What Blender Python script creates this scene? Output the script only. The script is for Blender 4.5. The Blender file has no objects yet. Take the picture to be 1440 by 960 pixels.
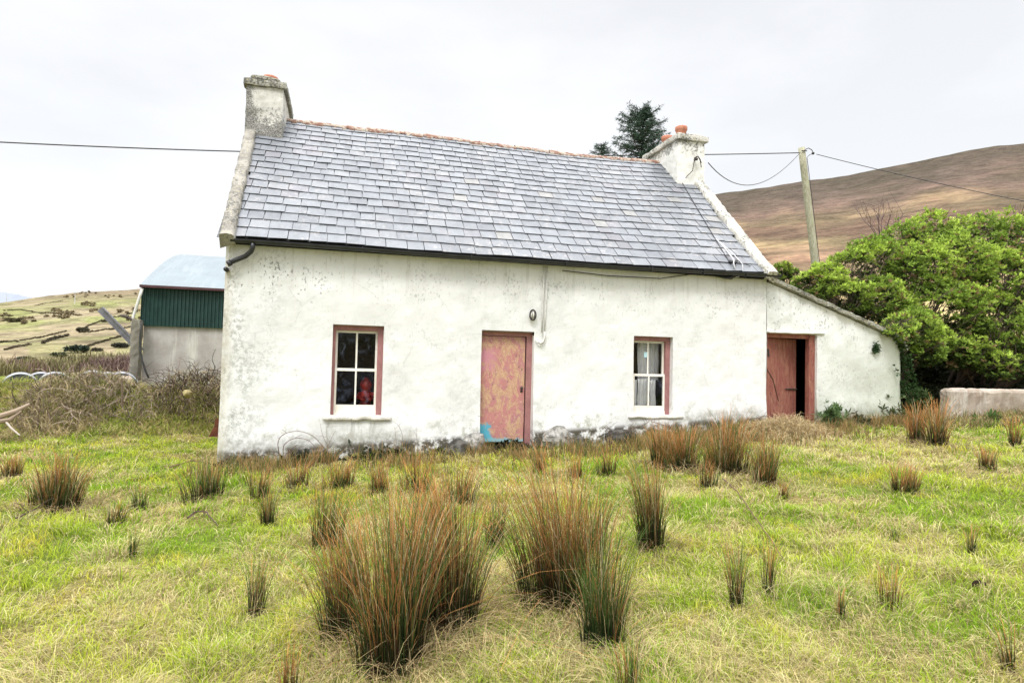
import bpy, math, random
import numpy as np
from mathutils import Matrix, Vector

random.seed(7)
rng = np.random.default_rng(11)
scene = bpy.context.scene
COL = scene.collection
R_ = math.radians

# ------------------------------------------------------------------ camera
F = 890.05
CAM = np.array([1.7128, -9.9824, 1.5070])
YAW, PITCH, ROLL = 0.26068, 0.03720, 0.02395
cy, sy, cp, sp, cr, sr = math.cos(YAW), math.sin(YAW), math.cos(PITCH), math.sin(PITCH), math.cos(ROLL), math.sin(ROLL)
FW = np.array([sy * cp, cy * cp, sp])
r0 = np.array([cy, -sy, 0.0])
u0 = np.cross(r0, FW)
RT = cr * r0 + sr * u0
UP = -sr * r0 + cr * u0
cam_d = bpy.data.cameras.new('camera')
cam_o = bpy.data.objects.new('camera', cam_d)
COL.objects.link(cam_o)
cam_d.sensor_width = 36.0
cam_d.lens = F / 1440 * 36
cam_d.clip_start = 0.05
cam_d.clip_end = 12000
M = Matrix.Identity(4)
for i in range(3):
    M[i][0], M[i][1], M[i][2], M[i][3] = RT[i], UP[i], -FW[i], CAM[i]
cam_o.matrix_world = M
scene.camera = cam_o
scene.view_settings.view_transform = 'Standard'
scene.view_settings.look = 'None'
scene.view_settings.exposure = 0
scene.cycles.max_bounces = 8
scene.cycles.transparent_max_bounces = 16
scene.cycles.use_denoising = True


def ray(px, py):
    return FW + (px - 720) / F * RT - (py - 480) / F * UP


def at(px, py, y):
    """measured photo point on the vertical plane y = const"""
    d = ray(px, py)
    return CAM + (y - CAM[1]) / d[1] * d


# ------------------------------------------------------------------ numpy noise
_perm = np.random.default_rng(3).random((256, 256))


def vnoise(x, y):
    x = np.asarray(x, float); y = np.asarray(y, float)
    xi = np.floor(x).astype(int); yi = np.floor(y).astype(int)
    fx = x - xi; fy = y - yi
    fx = fx * fx * (3 - 2 * fx); fy = fy * fy * (3 - 2 * fy)
    a = _perm[xi % 256, yi % 256]; b = _perm[(xi + 1) % 256, yi % 256]
    c = _perm[xi % 256, (yi + 1) % 256]; d = _perm[(xi + 1) % 256, (yi + 1) % 256]
    return (a * (1 - fx) + b * fx) * (1 - fy) + (c * (1 - fx) + d * fx) * fy


def fbm(x, y, o=4, ox=0.0):
    s = 0.0; a = 0.5; t = 0.0
    x = np.asarray(x, float) + ox; y = np.asarray(y, float) + ox * 1.7
    for i in range(o):
        s = s + a * vnoise(x, y); t += a
        a *= 0.5; x = x * 2.03 + 17.1; y = y * 2.03 + 5.7
    return s / t


def sstep(a, b, x):
    t = np.clip((x - a) / (b - a), 0, 1)
    return t * t * (3 - 2 * t)


# ------------------------------------------------------------------ terrain
def hz(x, y):
    x = np.asarray(x, float); y = np.asarray(y, float)
    z = np.interp(x, [-60, -14, -6, 0, 2, 4.3, 6, 9.2, 12, 20, 60], [-.9, -.35, -.2, -.07, .02, .12, .24, .43, .52, .8, 2.2])
    z = z + np.where(y < 0, 0.012 * y, 0)
    bank = np.exp(-((y - 5.3 - 0.25 * np.sin(x * .9)) / 1.0) ** 2) * (0.80 + .22 * (fbm(x * .6, y * .3, 3) - .5)) * sstep(0.3, -0.6, x)
    bank2 = sstep(2.6, 4.6, y) * sstep(11.5, 14, x) * 1.7
    z = z + bank + bank2
    z = z + np.where(x < -1, sstep(4.3, 6.5, y) * .28, 0)
    z = z + (fbm(x * .9, y * .9, 3) - .5) * .16 + (fbm(x * 2.6, y * 2.6, 2, 9.0) - .5) * .11
    return z


# skyline of the hills, measured as directions
_sk = [(-1200, 470), (-500, 445), (-200, 436), (0, 427), (60, 419), (110, 411), (150, 408), (200, 405), (300, 402), (420, 390), (600, 350), (800, 310), (900, 290), (1015, 270),
       (1075, 263), (1130, 253), (1190, 246), (1250, 233), (1350, 214), (1400, 206), (1440, 203), (1600, 205), (2100, 280)]
_saz, _stn = [], []
for a, b in _sk:
    d = ray(a, b)
    _saz.append(math.atan2(d[0], d[1])); _stn.append(d[2] / math.hypot(d[0], d[1]))
_saz = [-3.2, _saz[0] - .5] + _saz + [_saz[-1] + .5, 3.2]
_stn = [.04, .045] + _stn + [.1, .04]


def hz_far(x, y):
    dx = np.asarray(x, float) - CAM[0]; dy = np.asarray(y, float) - CAM[1]
    r = np.hypot(dx, dy); az = np.arctan2(dx, dy)
    tn = np.interp(az, _saz, _stn)
    rc = np.interp(az, [-.6, .25, .5, .9], [620, 700, 900, 950])
    rs = np.interp(az, [-.6, .25, .5, .9], [95, 90, 60, 60])
    zs = np.interp(az, [-.6, .1, .5, .9], [-1.0, 0, 1.5, 2.0])
    zn = np.interp(az, [-.6, .1, .5, .9], [-.1, .2, 1.2, 1.5])
    zc = CAM[2] + rc * tn
    s = (r - rs) / (rc - rs)
    z = np.where(s < 0, zn + (zs - zn) * np.clip((r - 30) / (rs - 30), 0, 1), 0)
    sc = np.clip(s, 0, 1)
    z = np.where(s >= 0, zs + (zc - zs) * (0.8 * sc + .2 * sc * sc), z)
    z = np.where(s > 1, zc - (s - 1) * zc * .6, z)
    z = z + (fbm(x * .012, y * .012, 4) - .5) * 6.0 * np.clip(s, 0, .9) + (fbm(x * .06, y * .06, 3, 4) - .5) * 1.6 * np.clip(s * 3, 0, 1)
    return z


def on_ground(px, py):
    d = ray(px, py); t = 1.5
    while t < 60:
        p = CAM + d * t
        if p[2] < hz(p[0], p[1]):
            return p
        t += 0.02
    return p


def on_far(px, py):
    d = ray(px, py); t = 40.0
    while t < 2500:
        p = CAM + d * t
        if p[2] < hz_far(p[0], p[1]):
            return p
        t *= 1.004
    return p


def depth(p):
    return float((np.asarray(p) - CAM) @ FW)


# ------------------------------------------------------------------ mesh helpers
class G:
    def __init__(s):
        s.V = []; s.F = []; s.C = []; s.n = 0; s.m = []

    def add(s, V, Fc, col=None, mi=0):
        V = np.asarray(V, float).reshape(-1, 3)
        s.V.append(V)
        if isinstance(Fc, np.ndarray):
            s.F += (Fc + s.n).tolist()
        else:
            s.F += [tuple(i + s.n for i in f) for f in Fc]
        s.m += [mi] * len(Fc)
        if col is None:
            col = (1, 1, 1)
        c = np.asarray(col, float)
        if c.ndim == 1:
            c = np.tile(c, (len(V), 1))
        s.C.append(c)
        s.n += len(V)

    def box(s, x0, x1, y0, y1, z0, z1, col=None, mi=0, jit=0.0):
        V = np.array([(x, y, z) for z in (z0, z1) for y in (y0, y1) for x in (x0, x1)], float)
        if jit:
            V = V + rng.normal(0, jit, V.shape)
        s.add(V, [(0, 2, 3, 1), (4, 5, 7, 6), (0, 1, 5, 4), (2, 6, 7, 3), (0, 4, 6, 2), (1, 3, 7, 5)], col, mi)

    def rbox(s, x0, x1, y0, y1, z0, z1, step=.06, amp=.006, seed=0.0, rnd=.012, col=None, mi=0):
        """subdivided box with softened, uneven edges"""
        dims = np.array([x1 - x0, y1 - y0, z1 - z0])
        n = np.maximum(2, np.ceil(dims / step).astype(int))
        idx = {}; V = []; Fs = []
        c = np.array([x0, y0, z0]); mid = c + dims / 2

        def vid(i, j, k):
            key = (i, j, k)
            if key not in idx:
                p = c + dims * np.array([i / n[0], j / n[1], k / n[2]])
                q = p.copy()
                edges = sum(1 for a, b in zip((i, j, k), n) if a in (0, b))
                if edges >= 2:
                    for ax, (a, b) in enumerate(zip((i, j, k), n)):
                        if a == 0: q[ax] += rnd * (.5 if edges == 2 else .7)
                        if a == b: q[ax] -= rnd * (.5 if edges == 2 else .7)
                w = p * 7 + seed
                q = q + amp * 2 * np.array([vnoise(w[1] * 1.3 + w[2], w[0] + w[2] * .7) - .5, vnoise(w[0] * 1.3 + 31, w[2] + w[1] * .6) - .5, vnoise(w[0] + 77, w[1] + w[2] * .8) - .5])
                idx[key] = len(V); V.append(q)
            return idx[key]
        for a in range(n[1]):
            for b in range(n[2]):
                Fs.append((vid(0, a, b), vid(0, a, b + 1), vid(0, a + 1, b + 1), vid(0, a + 1, b)))
                Fs.append((vid(n[0], a, b), vid(n[0], a + 1, b), vid(n[0], a + 1, b + 1), vid(n[0], a, b + 1)))
        for a in range(n[0]):
            for b in range(n[2]):
                Fs.append((vid(a, 0, b), vid(a + 1, 0, b), vid(a + 1, 0, b + 1), vid(a, 0, b + 1)))
                Fs.append((vid(a, n[1], b), vid(a, n[1], b + 1), vid(a + 1, n[1], b + 1), vid(a + 1, n[1], b)))
        for a in range(n[0]):
            for b in range(n[1]):
                Fs.append((vid(a, b, 0), vid(a, b + 1, 0), vid(a + 1, b + 1, 0), vid(a + 1, b, 0)))
                Fs.append((vid(a, b, n[2]), vid(a + 1, b, n[2]), vid(a + 1, b + 1, n[2]), vid(a, b + 1, n[2])))
        s.add(np.array(V), Fs, col, mi)

    def tube(s, pts, rad, n=6, cap=True, col=None, mi=0):
        P = np.asarray(pts, float); m = len(P)
        rad = np.full(m, rad) if np.isscalar(rad) else np.asarray(rad, float)
        T = np.gradient(P, axis=0); T /= np.linalg.norm(T, axis=1)[:, None] + 1e-9
        ref = np.array([0.31, 0.2, .93]) if abs(T[0][2]) < .9 else np.array([1., .1, 0])
        V = []
        for i in range(m):
            a = np.cross(T[i], ref); a /= np.linalg.norm(a) + 1e-9
            b = np.cross(T[i], a)
            for k in range(n):
                t = 2 * math.pi * k / n
                V.append(P[i] + rad[i] * (math.cos(t) * a + math.sin(t) * b))
        Fs = [(i * n + k, i * n + (k + 1) % n, (i + 1) * n + (k + 1) % n, (i + 1) * n + k) for i in range(m - 1) for k in range(n)]
        if cap:
            Fs.append(tuple(range(n))[::-1]); Fs.append(tuple((m - 1) * n + k for k in range(n)))
        if col is not None:
            c = np.asarray(col, float)
            if c.ndim == 2: col = np.repeat(c, n, axis=0)
        s.add(np.array(V), Fs, col, mi)

    def lathe(s, c, prof, n=16, col=None, mi=0, axis='z'):
        V = []
        for r, h in prof:
            for k in range(n):
                t = 2 * math.pi * k / n
                if axis == 'z': V.append((c[0] + r * math.cos(t), c[1] + r * math.sin(t), c[2] + h))
                elif axis == 'y': V.append((c[0] + r * math.cos(t), c[1] + h, c[2] + r * math.sin(t)))
        m = len(prof)
        Fs = [(i * n + k, i * n + (k + 1) % n, (i + 1) * n + (k + 1) % n, (i + 1) * n + k) for i in range(m - 1) for k in range(n)]
        s.add(np.array(V), Fs, col, mi)

    def grid(s, P, col=None, mi=0, flip=False):
        a, b = P.shape[:2]
        i = np.arange(a * b).reshape(a, b)
        q = np.stack([i[:-1, :-1], i[1:, :-1], i[1:, 1:], i[:-1, 1:]], -1).reshape(-1, 4)
        if flip: q = q[:, ::-1]
        s.add(P.reshape(-1, 3), q, None if col is None else col.reshape(-1, 3), mi)


def link_mesh(name, V, Fq, C, mats, parent=None, smooth=False, loc=None, mi=None):
    me = bpy.data.meshes.new(name)
    V = np.asarray(V, float)
    if loc is not None and parent is None:
        V = V - np.asarray(loc)
    if isinstance(Fq, np.ndarray):
        nf, k = Fq.shape
        me.vertices.add(len(V)); me.vertices.foreach_set('co', V.astype(np.float32).ravel())
        me.loops.add(nf * k); me.loops.foreach_set('vertex_index', Fq.astype(np.int32).ravel())
        me.polygons.add(nf); me.polygons.foreach_set('loop_start', np.arange(0, nf * k, k, dtype=np.int32))
        me.update(calc_edges=True)
    else:
        me.from_pydata(V.tolist(), [], Fq)
    for m in (mats if isinstance(mats, (list, tuple)) else [mats]):
        me.materials.append(m)
    if mi is not None and any(mi):
        me.polygons.foreach_set('material_index', np.array(mi, dtype=np.int32))
    if C is not None:
        ca = me.color_attributes.new('Col', 'FLOAT_COLOR', 'POINT')
        ca.data.foreach_set('color', np.concatenate([C, np.ones((len(C), 1))], 1).astype(np.float32).ravel())
    if smooth:
        me.polygons.foreach_set('use_smooth', np.ones(len(me.polygons), dtype=bool))
    me.validate()
    o = bpy.data.objects.new(name, me)
    COL.objects.link(o)
    if parent is not None:
        o.parent = parent
        off = Vector((0, 0, 0)); q = parent
        while q is not None:
            off += q.location; q = q.parent
        o.matrix_parent_inverse = Matrix.Translation(-off)
    elif loc is not None:
        o.location = loc
    return o


def build(name, g, mats, parent=None, smooth=False, loc=None):
    return link_mesh(name, np.concatenate(g.V), g.F, np.concatenate(g.C), mats, parent, smooth, loc, g.m)


def tag(o, label=None, cat=None, group=None, kind=None):
    if label: o['label'] = label
    if cat: o['category'] = cat
    if group: o['group'] = group
    if kind: o['kind'] = kind
    return o


def thing(name, loc, label, cat, group=None):
    o = bpy.data.objects.new(name, None)
    o.empty_display_size = .2
    COL.objects.link(o); o.location = [float(v) for v in loc]
    return tag(o, label, cat, group)


# ------------------------------------------------------------------ shader helpers
class N:
    def __init__(s, name):
        s.m = bpy.data.materials.new(name); s.m.use_nodes = True
        s.t = s.m.node_tree; s.t.nodes.clear()
        s.out = s.t.nodes.new('ShaderNodeOutputMaterial')
        s._obj = None

    def nd(s, t, **k):
        n = s.t.nodes.new(t)
        for a, b in k.items(): setattr(n, a, b)
        return n

    def set(s, sock, v):
        if isinstance(v, bpy.types.NodeSocket): s.t.links.new(v, sock)
        elif isinstance(v, (tuple, list)) and len(v) == 3 and sock.type == 'RGBA': sock.default_value = (*v, 1)
        else: sock.default_value = v

    def obj(s):
        if s._obj is None: s._obj = s.nd('ShaderNodeTexCoord').outputs['Object']
        return s._obj

    def scaled(s, v, vec=None):
        n = s.nd('ShaderNodeVectorMath', operation='MULTIPLY')
        s.set(n.inputs[0], vec or s.obj()); n.inputs[1].default_value = v
        return n.outputs[0]

    def noise(s, scale, det=6, rough=.6, vec=None, dist=0.0, col=False):
        n = s.nd('ShaderNodeTexNoise'); s.set(n.inputs['Vector'], vec or s.obj())
        n.inputs['Scale'].default_value = scale; n.inputs['Detail'].default_value = det
        n.inputs['Roughness'].default_value = rough; n.inputs['Distortion'].default_value = dist
        return n.outputs['Color' if col else 'Fac']

    def vor(s, scale, vec=None, feat='F1', out='Distance'):
        n = s.nd('ShaderNodeTexVoronoi', feature=feat); s.set(n.inputs['Vector'], vec or s.obj())
        n.inputs['Scale'].default_value = scale
        return n.outputs[out]

    def mth(s, op, a, b=0.0, c=0.0, clamp=False):
        n = s.nd('ShaderNodeMath', operation=op, use_clamp=clamp)
        for i, v in enumerate((a, b, c)): s.set(n.inputs[i], v)
        return n.outputs[0]

    def ss(s, x, a, b, lo=0.0, hi=1.0):
        n = s.nd('ShaderNodeMapRange', interpolation_type='SMOOTHSTEP')
        s.set(n.inputs[0], x); n.inputs[1].default_value = a; n.inputs[2].default_value = b
        n.inputs[3].default_value = lo; n.inputs[4].default_value = hi
        return n.outputs[0]

    def xyz(s, vec=None):
        n = s.nd('ShaderNodeSeparateXYZ'); s.set(n.inputs[0], vec or s.obj())
        return n.outputs

    def mix(s, f, a, b, mode='MIX'):
        n = s.nd('ShaderNodeMix', data_type='RGBA', blend_type=mode)
        s.set(n.inputs[0], f); s.set(n.inputs[6], a); s.set(n.inputs[7], b)
        return n.outputs[2]

    def ramp(s, f, st):
        n = s.nd('ShaderNodeValToRGB'); s.set(n.inputs[0], f)
        e = n.color_ramp.elements
        while len(e) < len(st): e.new(.5)
        for q, (p, c) in zip(e, st): q.position = p; q.color = (*c, 1)
        return n.outputs[0]

    def attr(s, name='Col'):
        return s.nd('ShaderNodeAttribute', attribute_name=name).outputs['Color']

    def bump(s, h, st=.3, d=.01, nrm=None):
        n = s.nd('ShaderNodeBump'); s.set(n.inputs['Height'], h)
        n.inputs['Strength'].default_value = st; n.inputs['Distance'].default_value = d
        if nrm: s.set(n.inputs['Normal'], nrm)
        return n.outputs[0]

    def pbr(s, col, rough=.8, nrm=None, metal=0.0, spec=.3):
        n = s.nd('ShaderNodeBsdfPrincipled')
        s.set(n.inputs['Base Color'], col); s.set(n.inputs['Roughness'], rough)
        n.inputs['Metallic'].default_value = metal; n.inputs['Specular IOR Level'].default_value = spec
        if nrm: s.set(n.inputs['Normal'], nrm)
        return n.outputs[0]

    def end(s, sh):
        s.t.links.new(sh, s.out.inputs[0]); return s.m


def mul(n, a, b): return n.mth('MULTIPLY', a, b)


def mat_whitewash(name, shed=False):
    n = N(name)
    x, y, z = n.xyz()
    fine = n.noise(38, 5, .65); mid = n.noise(9, 6, .7); big = n.noise(1.3, 4, .6)
    speck = n.noise(26, 3, .6, vec=n.scaled((1, 1, .7)))
    streak = n.noise(3.2, 6, .65, vec=n.scaled((1.6, 1, .28)))
    base = n.mix(n.ss(big, .4, .65), (.765, .768, .757), (.70, .70, .685) if not shed else (.62, .63, .59))
    base = n.mix(n.ss(mid, .52, .8, 0, .30), base, (.62, .61, .55))
    # faint streaks
    base = n.mix(n.ss(streak, .56, .78, 0, .35 if shed else .2), base, (.55, .55, .5))
    gz = n.mth('SUBTRACT', z, mul(n, x, .058))           # height over the sloping ground
    # damp, mouldy base
    damp = mul(n, n.ss(gz, .75, .02), n.ss(n.noise(4.5, 7, .75), .49, .66))
    base = n.mix(mul(n, damp, .85), base, (.27, .27, .19))
    # left corner: lichens and grey film
    left = n.ss(n.mth('ADD', x, mul(n, n.mth('SUBTRACT', big, .5), 1.4)), 1.25, -.05)
    lm = mul(n, left, n.ss(n.noise(13, 8, .8), .45, .58))
    lm = mul(n, lm, n.ss(n.noise(1.7, 3, .5), .38, .60))
    base = n.mix(mul(n, lm, .8), base, (.24, .245, .215))
    film = mul(n, n.ss(n.noise(.9, 5, .6, vec=n.scaled((1, 1, .6))), .46, .62), n.ss(n.noise(6, 7, .72), .36, .62))
    base = n.mix(mul(n, film, .30), base, (.44, .45, .43))
    run = mul(n, n.ss(n.noise(4.0, 5, .7, vec=n.scaled((2.2, 1, .16))), .52, .64), n.ss(z, 2.2, 3.15))
    base = n.mix(mul(n, run, .38), base, (.42, .41, .36))
    pat = n.mth('ADD', n.ss(n.noise(.75, 2, .5), .47, .60), n.mth('ADD', n.ss(x, 1.3, .5, 0, .8), mul(n, n.ss(x, 7.2, 7.9), n.ss(x, 9.3, 8.8))), clamp=True)
    base = n.mix(mul(n, mul(n, n.ss(gz, .42, .10), pat), n.ss(n.noise(8, 8, .78), .40, .58, .1, .85)), base, (.23, .225, .18))
    base = n.mix(mul(n, n.ss(gz, .20, .10), n.ss(n.noise(6, 6, .75), .40, .52)), base, (.09, .08, .06))
    base = n.mix(mul(n, n.ss(x, .22, .0), n.ss(n.noise(2.5, 5, .7), .35, .6, .25, .7)), base, (.36, .32, .23))
    # black spotting below the eaves at the left, and faintly elsewhere
    band = mul(n, n.ss(z, 2.25, 2.6), n.ss(z, 3.15, 2.8))
    band = mul(n, band, n.ss(x, 2.3, .4, .25, 1.0))
    sm = n.ss(n.mth('ADD', speck, mul(n, n.noise(1.9, 4, .6), .55)), .86, .98)
    base = n.mix(mul(n, sm, n.mth('ADD', mul(n, band, .8), .16 if not shed else .42)), base, (.13, .13, .12))
    # drips below the sills and beside the door head
    dr = mul(n, n.ss(z, .62, .55), n.ss(z, .15, .5))
    dx = n.mth('ADD', mul(n, n.ss(x, 1.45, 1.55), n.ss(x, 2.48, 2.38)), mul(n, n.ss(x, 6.46, 6.56), n.ss(x, 7.5, 7.4)))
    base = n.mix(mul(n, mul(n, dr, dx), n.ss(n.noise(5, 5, .7, vec=n.scaled((2.4, 1, .15))), .48, .60, 0, .6)), base, (.36, .36, .32))
    # hairline cracks
    ck = n.nd('ShaderNodeTexVoronoi', feature='DISTANCE_TO_EDGE'); n.set(ck.inputs['Vector'], n.mix(.12, n.obj(), n.noise(3, 4, .6, col=True), 'ADD')); ck.inputs['Scale'].default_value = .9
    base = n.mix(mul(n, n.ss(ck.outputs['Distance'], .006, .001), n.ss(n.noise(1.1, 3, .5), .50, .60, 0, .28)), base, (.33, .32, .29))
    # chips
    chip = n.ss(n.vor(5.2, vec=n.scaled((1, 1, 1.4))), .10, .03)
    chip = mul(n, chip, n.ss(n.noise(2.2, 3, .5), .56, .62))
    base = n.mix(mul(n, chip, .75), base, (.33, .32, .28))
    if shed:
        base = n.mix(mul(n, n.ss(gz, 1.6, .0), .5), base, (.46, .48, .38))
        base = n.mix(n.ss(n.mth('ADD', x, mul(n, n.noise(3, 5, .7), 1.2)), 11.5, 13.2, 0, .75), base, (.42, .45, .36))
    h = n.mth('ADD', mul(n, fine, .35), n.mth('ADD', mul(n, mid, .4), mul(n, chip, -.8)))
    return n.end(n.pbr(base, .88, n.bump(h, .5, .012), spec=.2))


def mat_slate():
    n = N('slate')
    c = n.attr()
    nz = n.noise(5, 8, .7); fine = n.noise(55, 4, .6, vec=n.scaled((1, .4, .4)))
    base = n.mix(n.ss(fine, .35, .75, 0, .4), c, n.mix(.5, c, (.06, .066, .075)))
    runs = n.ss(n.noise(2.6, 5, .7, vec=n.scaled((2.5, .35, .35))), .50, .66, 0, .5)
    base = n.mix(runs, base, n.mix(.5, base, (.07, .075, .08)))
    lich = mul(n, n.ss(n.noise(11, 8, .8), .52, .60), n.ss(n.noise(1.1, 4, .6), .46, .60))
    base = n.mix(mul(n, lich, .55), base, (.36, .33, .305))
    rust = mul(n, n.ss(n.noise(2.0, 6, .7, vec=n.scaled((1, .5, .5))), .60, .74), .55)
    base = n.mix(rust, base, (.20, .165, .155))
    moss = n.ss(n.noise(60, 2, .5), .70, .74, 0, .7)
    base = n.mix(mul(n, moss, n.ss(nz, .5, .65)), base, (.36, .35, .29))
    r = n.ss(nz, .3, .7, .38, .6)
    return n.end(n.pbr(base, r, n.bump(n.mth('ADD', fine, nz), .25, .006), spec=.45))


def mat_coping(name, dark=.5, ca=(.70, .68, .62), cb=(.52, .50, .44)):
    n = N(name)
    big = n.noise(3.5, 7, .7); sp = n.noise(22, 6, .75); f = n.noise(70, 4, .6)
    b = n.mix(n.ss(big, .4, .6), ca, cb)
    b = n.mix(n.ss(n.mth('ADD', mul(n, sp, .65), mul(n, n.noise(2.4, 4, .6), .35)), .55 - .07 * dark, .62 - .06 * dark, 0, .88), b, (.09, .09, .08))
    b = n.mix(n.ss(n.noise(13, 5, .7, vec=n.scaled((1.3, 1, .9))), .55, .63, 0, .55), b, (.42, .38, .25))
    return n.end(n.pbr(b, .92, n.bump(n.mth('ADD', sp, mul(n, f, .5)), .7, .015), spec=.15))


def mat_chimney(name, lowdark, ca=(.66, .645, .60), cb=(.42, .41, .37)):
    n = N(name)
    x, y, z = n.xyz()
    big = n.noise(4, 7, .72); sp = n.noise(17, 7, .75); f = n.noise(60, 4, .6)
    b = n.mix(n.ss(big, .35, .7), ca, cb)
    if lowdark:
        m = n.mth('ADD', n.ss(z, 6.45, 5.75, 0, .17), n.mth('ADD', n.ss(x, 0.05, -.2, 0, .15), n.ss(z, 6.5, 6.75, 0, .06)))
        thr = n.mth('ADD', mul(n, n.noise(24, 8, .82), .75), mul(n, big, .25))
        mk = n.ss(n.mth('ADD', thr, m), .57, .63, 0, .92)
    else:
        m = n.mth('ADD', n.ss(z, 6.0, 6.6, 0, .15), n.ss(z, 5.9, 5.5, 0, .08))
        mk = n.ss(n.mth('ADD', n.mth('ADD', mul(n, n.noise(20, 8, .8), .6), mul(n, big, .4)), m), .62, .67, 0, .9)
    b = n.mix(mk, b, n.mix(n.ss(f, .42, .60), (.07, .07, .072), (.33, .32, .29)))
    b = n.mix(n.ss(n.noise(9, 5, .7), .62, .72, 0, .4), b, (.42, .38, .27))
    return n.end(n.pbr(b, .9, n.bump(n.mth('ADD', sp, mul(n, f, .5)), .5, .014), spec=.15))


def mat_simple(name, col, col2=None, scale=12, rough=.7, spec=.3, bump=.2, metal=0.0, stretch=(1, 1, 1), lo=.35, hi=.7, dist=.006):
    n = N(name)
    nz = n.noise(scale, 6, .65, vec=n.scaled(stretch))
    c = n.mix(n.ss(nz, lo, hi), col, col2 or tuple(v * .7 for v in col))
    return n.end(n.pbr(c, rough, n.bump(nz, bump, dist), metal, spec))


def mat_door():
    n = N('door_paint')
    x, y, z = n.xyz()
    v = n.scaled((1, 1, .62))
    a = n.noise(7.5, 9, .72, vec=v, dist=1.1); b_ = n.noise(3.0, 5, .6, vec=v)
    f = n.noise(24, 7, .7, vec=v, dist=.8)
    pink = n.mix(n.ss(b_, .4, .6), (.47, .205, .19), (.41, .19, .20))
    c = n.mix(n.ss(n.mth('ADD', mul(n, a, .7), mul(n, b_, .3)), .474, .525), pink, n.mix(n.ss(f, .42, .58), (.55, .365, .225), (.45, .25, .17)))
    c = n.mix(n.ss(f, .575, .63, 0, .8), c, (.60, .46, .31))
    c = n.mix(n.ss(n.noise(16, 8, .75, vec=v), .585, .62, 0, .8), c, (.17, .10, .085))
    # clean mauve patch upper left
    mv = mul(n, n.ss(x, 4.22, 4.05), mul(n, n.ss(z, 1.35, 1.45), n.ss(z, 1.82, 1.7)))
    c = n.mix(mul(n, mv, n.ss(a, .62, .5)), c, (.50, .22, .26))
    # older blue coat showing in the bottom corner
    e = n.mth('ADD', mul(n, n.mth('SUBTRACT', x, 3.87), 1.0), mul(n, n.mth('SUBTRACT', a, .5), .5))
    bl = mul(n, n.ss(e, .24, .18), mul(n, n.ss(n.mth('ADD', z, mul(n, n.mth('SUBTRACT', f, .5), .3)), .56, .50), 1.0))
    c = n.mix(bl, c, (.10, .40, .52))
    bl2 = n.ss(n.mth('ADD', z, mul(n, n.mth('SUBTRACT', a, .5), .22)), .31, .285)
    c = n.mix(mul(n, bl2, .8), c, (.22, .48, .52))
    c = n.mix(mul(n, n.ss(z, 1.85, 2.05), .55), c, (.16, .07, .07))  # shadow band under the door head painted into the colour
    return n.end(n.pbr(c, .62, n.bump(n.mth('ADD', a, f), .35, .008), spec=.3))


def mat_veg(name='vegetation', trans=.3, rough=.6, spec=.15):
    n = N(name)
    c = n.attr()
    p = n.pbr(c, rough, spec=spec)
    tr = n.nd('ShaderNodeBsdfTranslucent'); n.set(tr.inputs[0], c)
    mx = n.nd('ShaderNodeMixShader'); mx.inputs[0].default_value = trans
    n.t.links.new(p, mx.inputs[1]); n.t.links.new(tr.outputs[0], mx.inputs[2])
    return n.end(mx.outputs[0])


def mat_glass():
    n = N('window_glass')
    tr = n.nd('ShaderNodeBsdfTransparent'); tr.inputs[0].default_value = (.95, .96, .97, 1)
    gl = n.nd('ShaderNodeBsdfGlossy'); gl.inputs['Roughness'].default_value = .06
    fr = n.nd('ShaderNodeFresnel'); fr.inputs[0].default_value = 1.35
    m1 = n.nd('ShaderNodeMixShader'); n.t.links.new(fr.outputs[0], m1.inputs[0])
    n.t.links.new(tr.outputs[0], m1.inputs[1]); n.t.links.new(gl.outputs[0], m1.inputs[2])
    # dust film
    df = n.nd('ShaderNodeBsdfDiffuse'); df.inputs[0].default_value = (.34, .41, .60, 1)
    d = mul(n, n.ss(n.noise(5.5, 7, .72, dist=.8), .50, .72), .13)
    d = n.mth('ADD', d, mul(n, n.ss(n.noise(45, 4, .7), .60, .72), .06))
    m2 = n.nd('ShaderNodeMixShader'); n.set(m2.inputs[0], d)
    n.t.links.new(m1.outputs[0], m2.inputs[1]); n.t.links.new(df.outputs[0], m2.inputs[2])
    return n.end(m2.outputs[0])


def mat_terrain(name, sc=1.0, amp=.5):
    n = N(name)
    c = n.attr()
    a = n.noise(.09 * sc, 8, .7); b = n.noise(.5 * sc, 6, .7, vec=n.scaled((1, 1, 2.5)))
    f = n.mth('ADD', mul(n, a, .5), mul(n, b, .5))
    c2 = n.mix(n.ss(f, .40, .58, 0, 1), n.mix(amp, c, (.045, .035, .022)), n.mix(.14, c, (.46, .40, .25)))
    return n.end(n.pbr(c2, .95, n.bump(f, .6, 1.0 / sc), spec=.05))


def mat_ground():
    n = N('field_soil')
    c = n.attr()
    f = n.noise(14, 7, .75); g = n.noise(60, 4, .7)
    k = n.mth('ADD', mul(n, f, .6), mul(n, g, .4))
    c2 = n.mix(n.ss(k, .38, .6), n.mix(.72, c, (.045, .042, .015)), c)
    return n.end(n.pbr(c2, .95, n.bump(k, .9, .05), spec=.05))


def mat_pole():
    n = N('pole_timber')
    a = n.noise(9, 7, .7, vec=n.scaled((6, 6, .35))); b = n.noise(2, 4, .6)
    c = n.mix(n.ss(a, .4, .62), (.46, .45, .33), (.24, .225, .15))
    c = n.mix(n.ss(b, .5, .7, 0, .5), c, (.40, .43, .26))
    return n.end(n.pbr(c, .85, n.bump(a, .5, .02), spec=.1))


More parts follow.
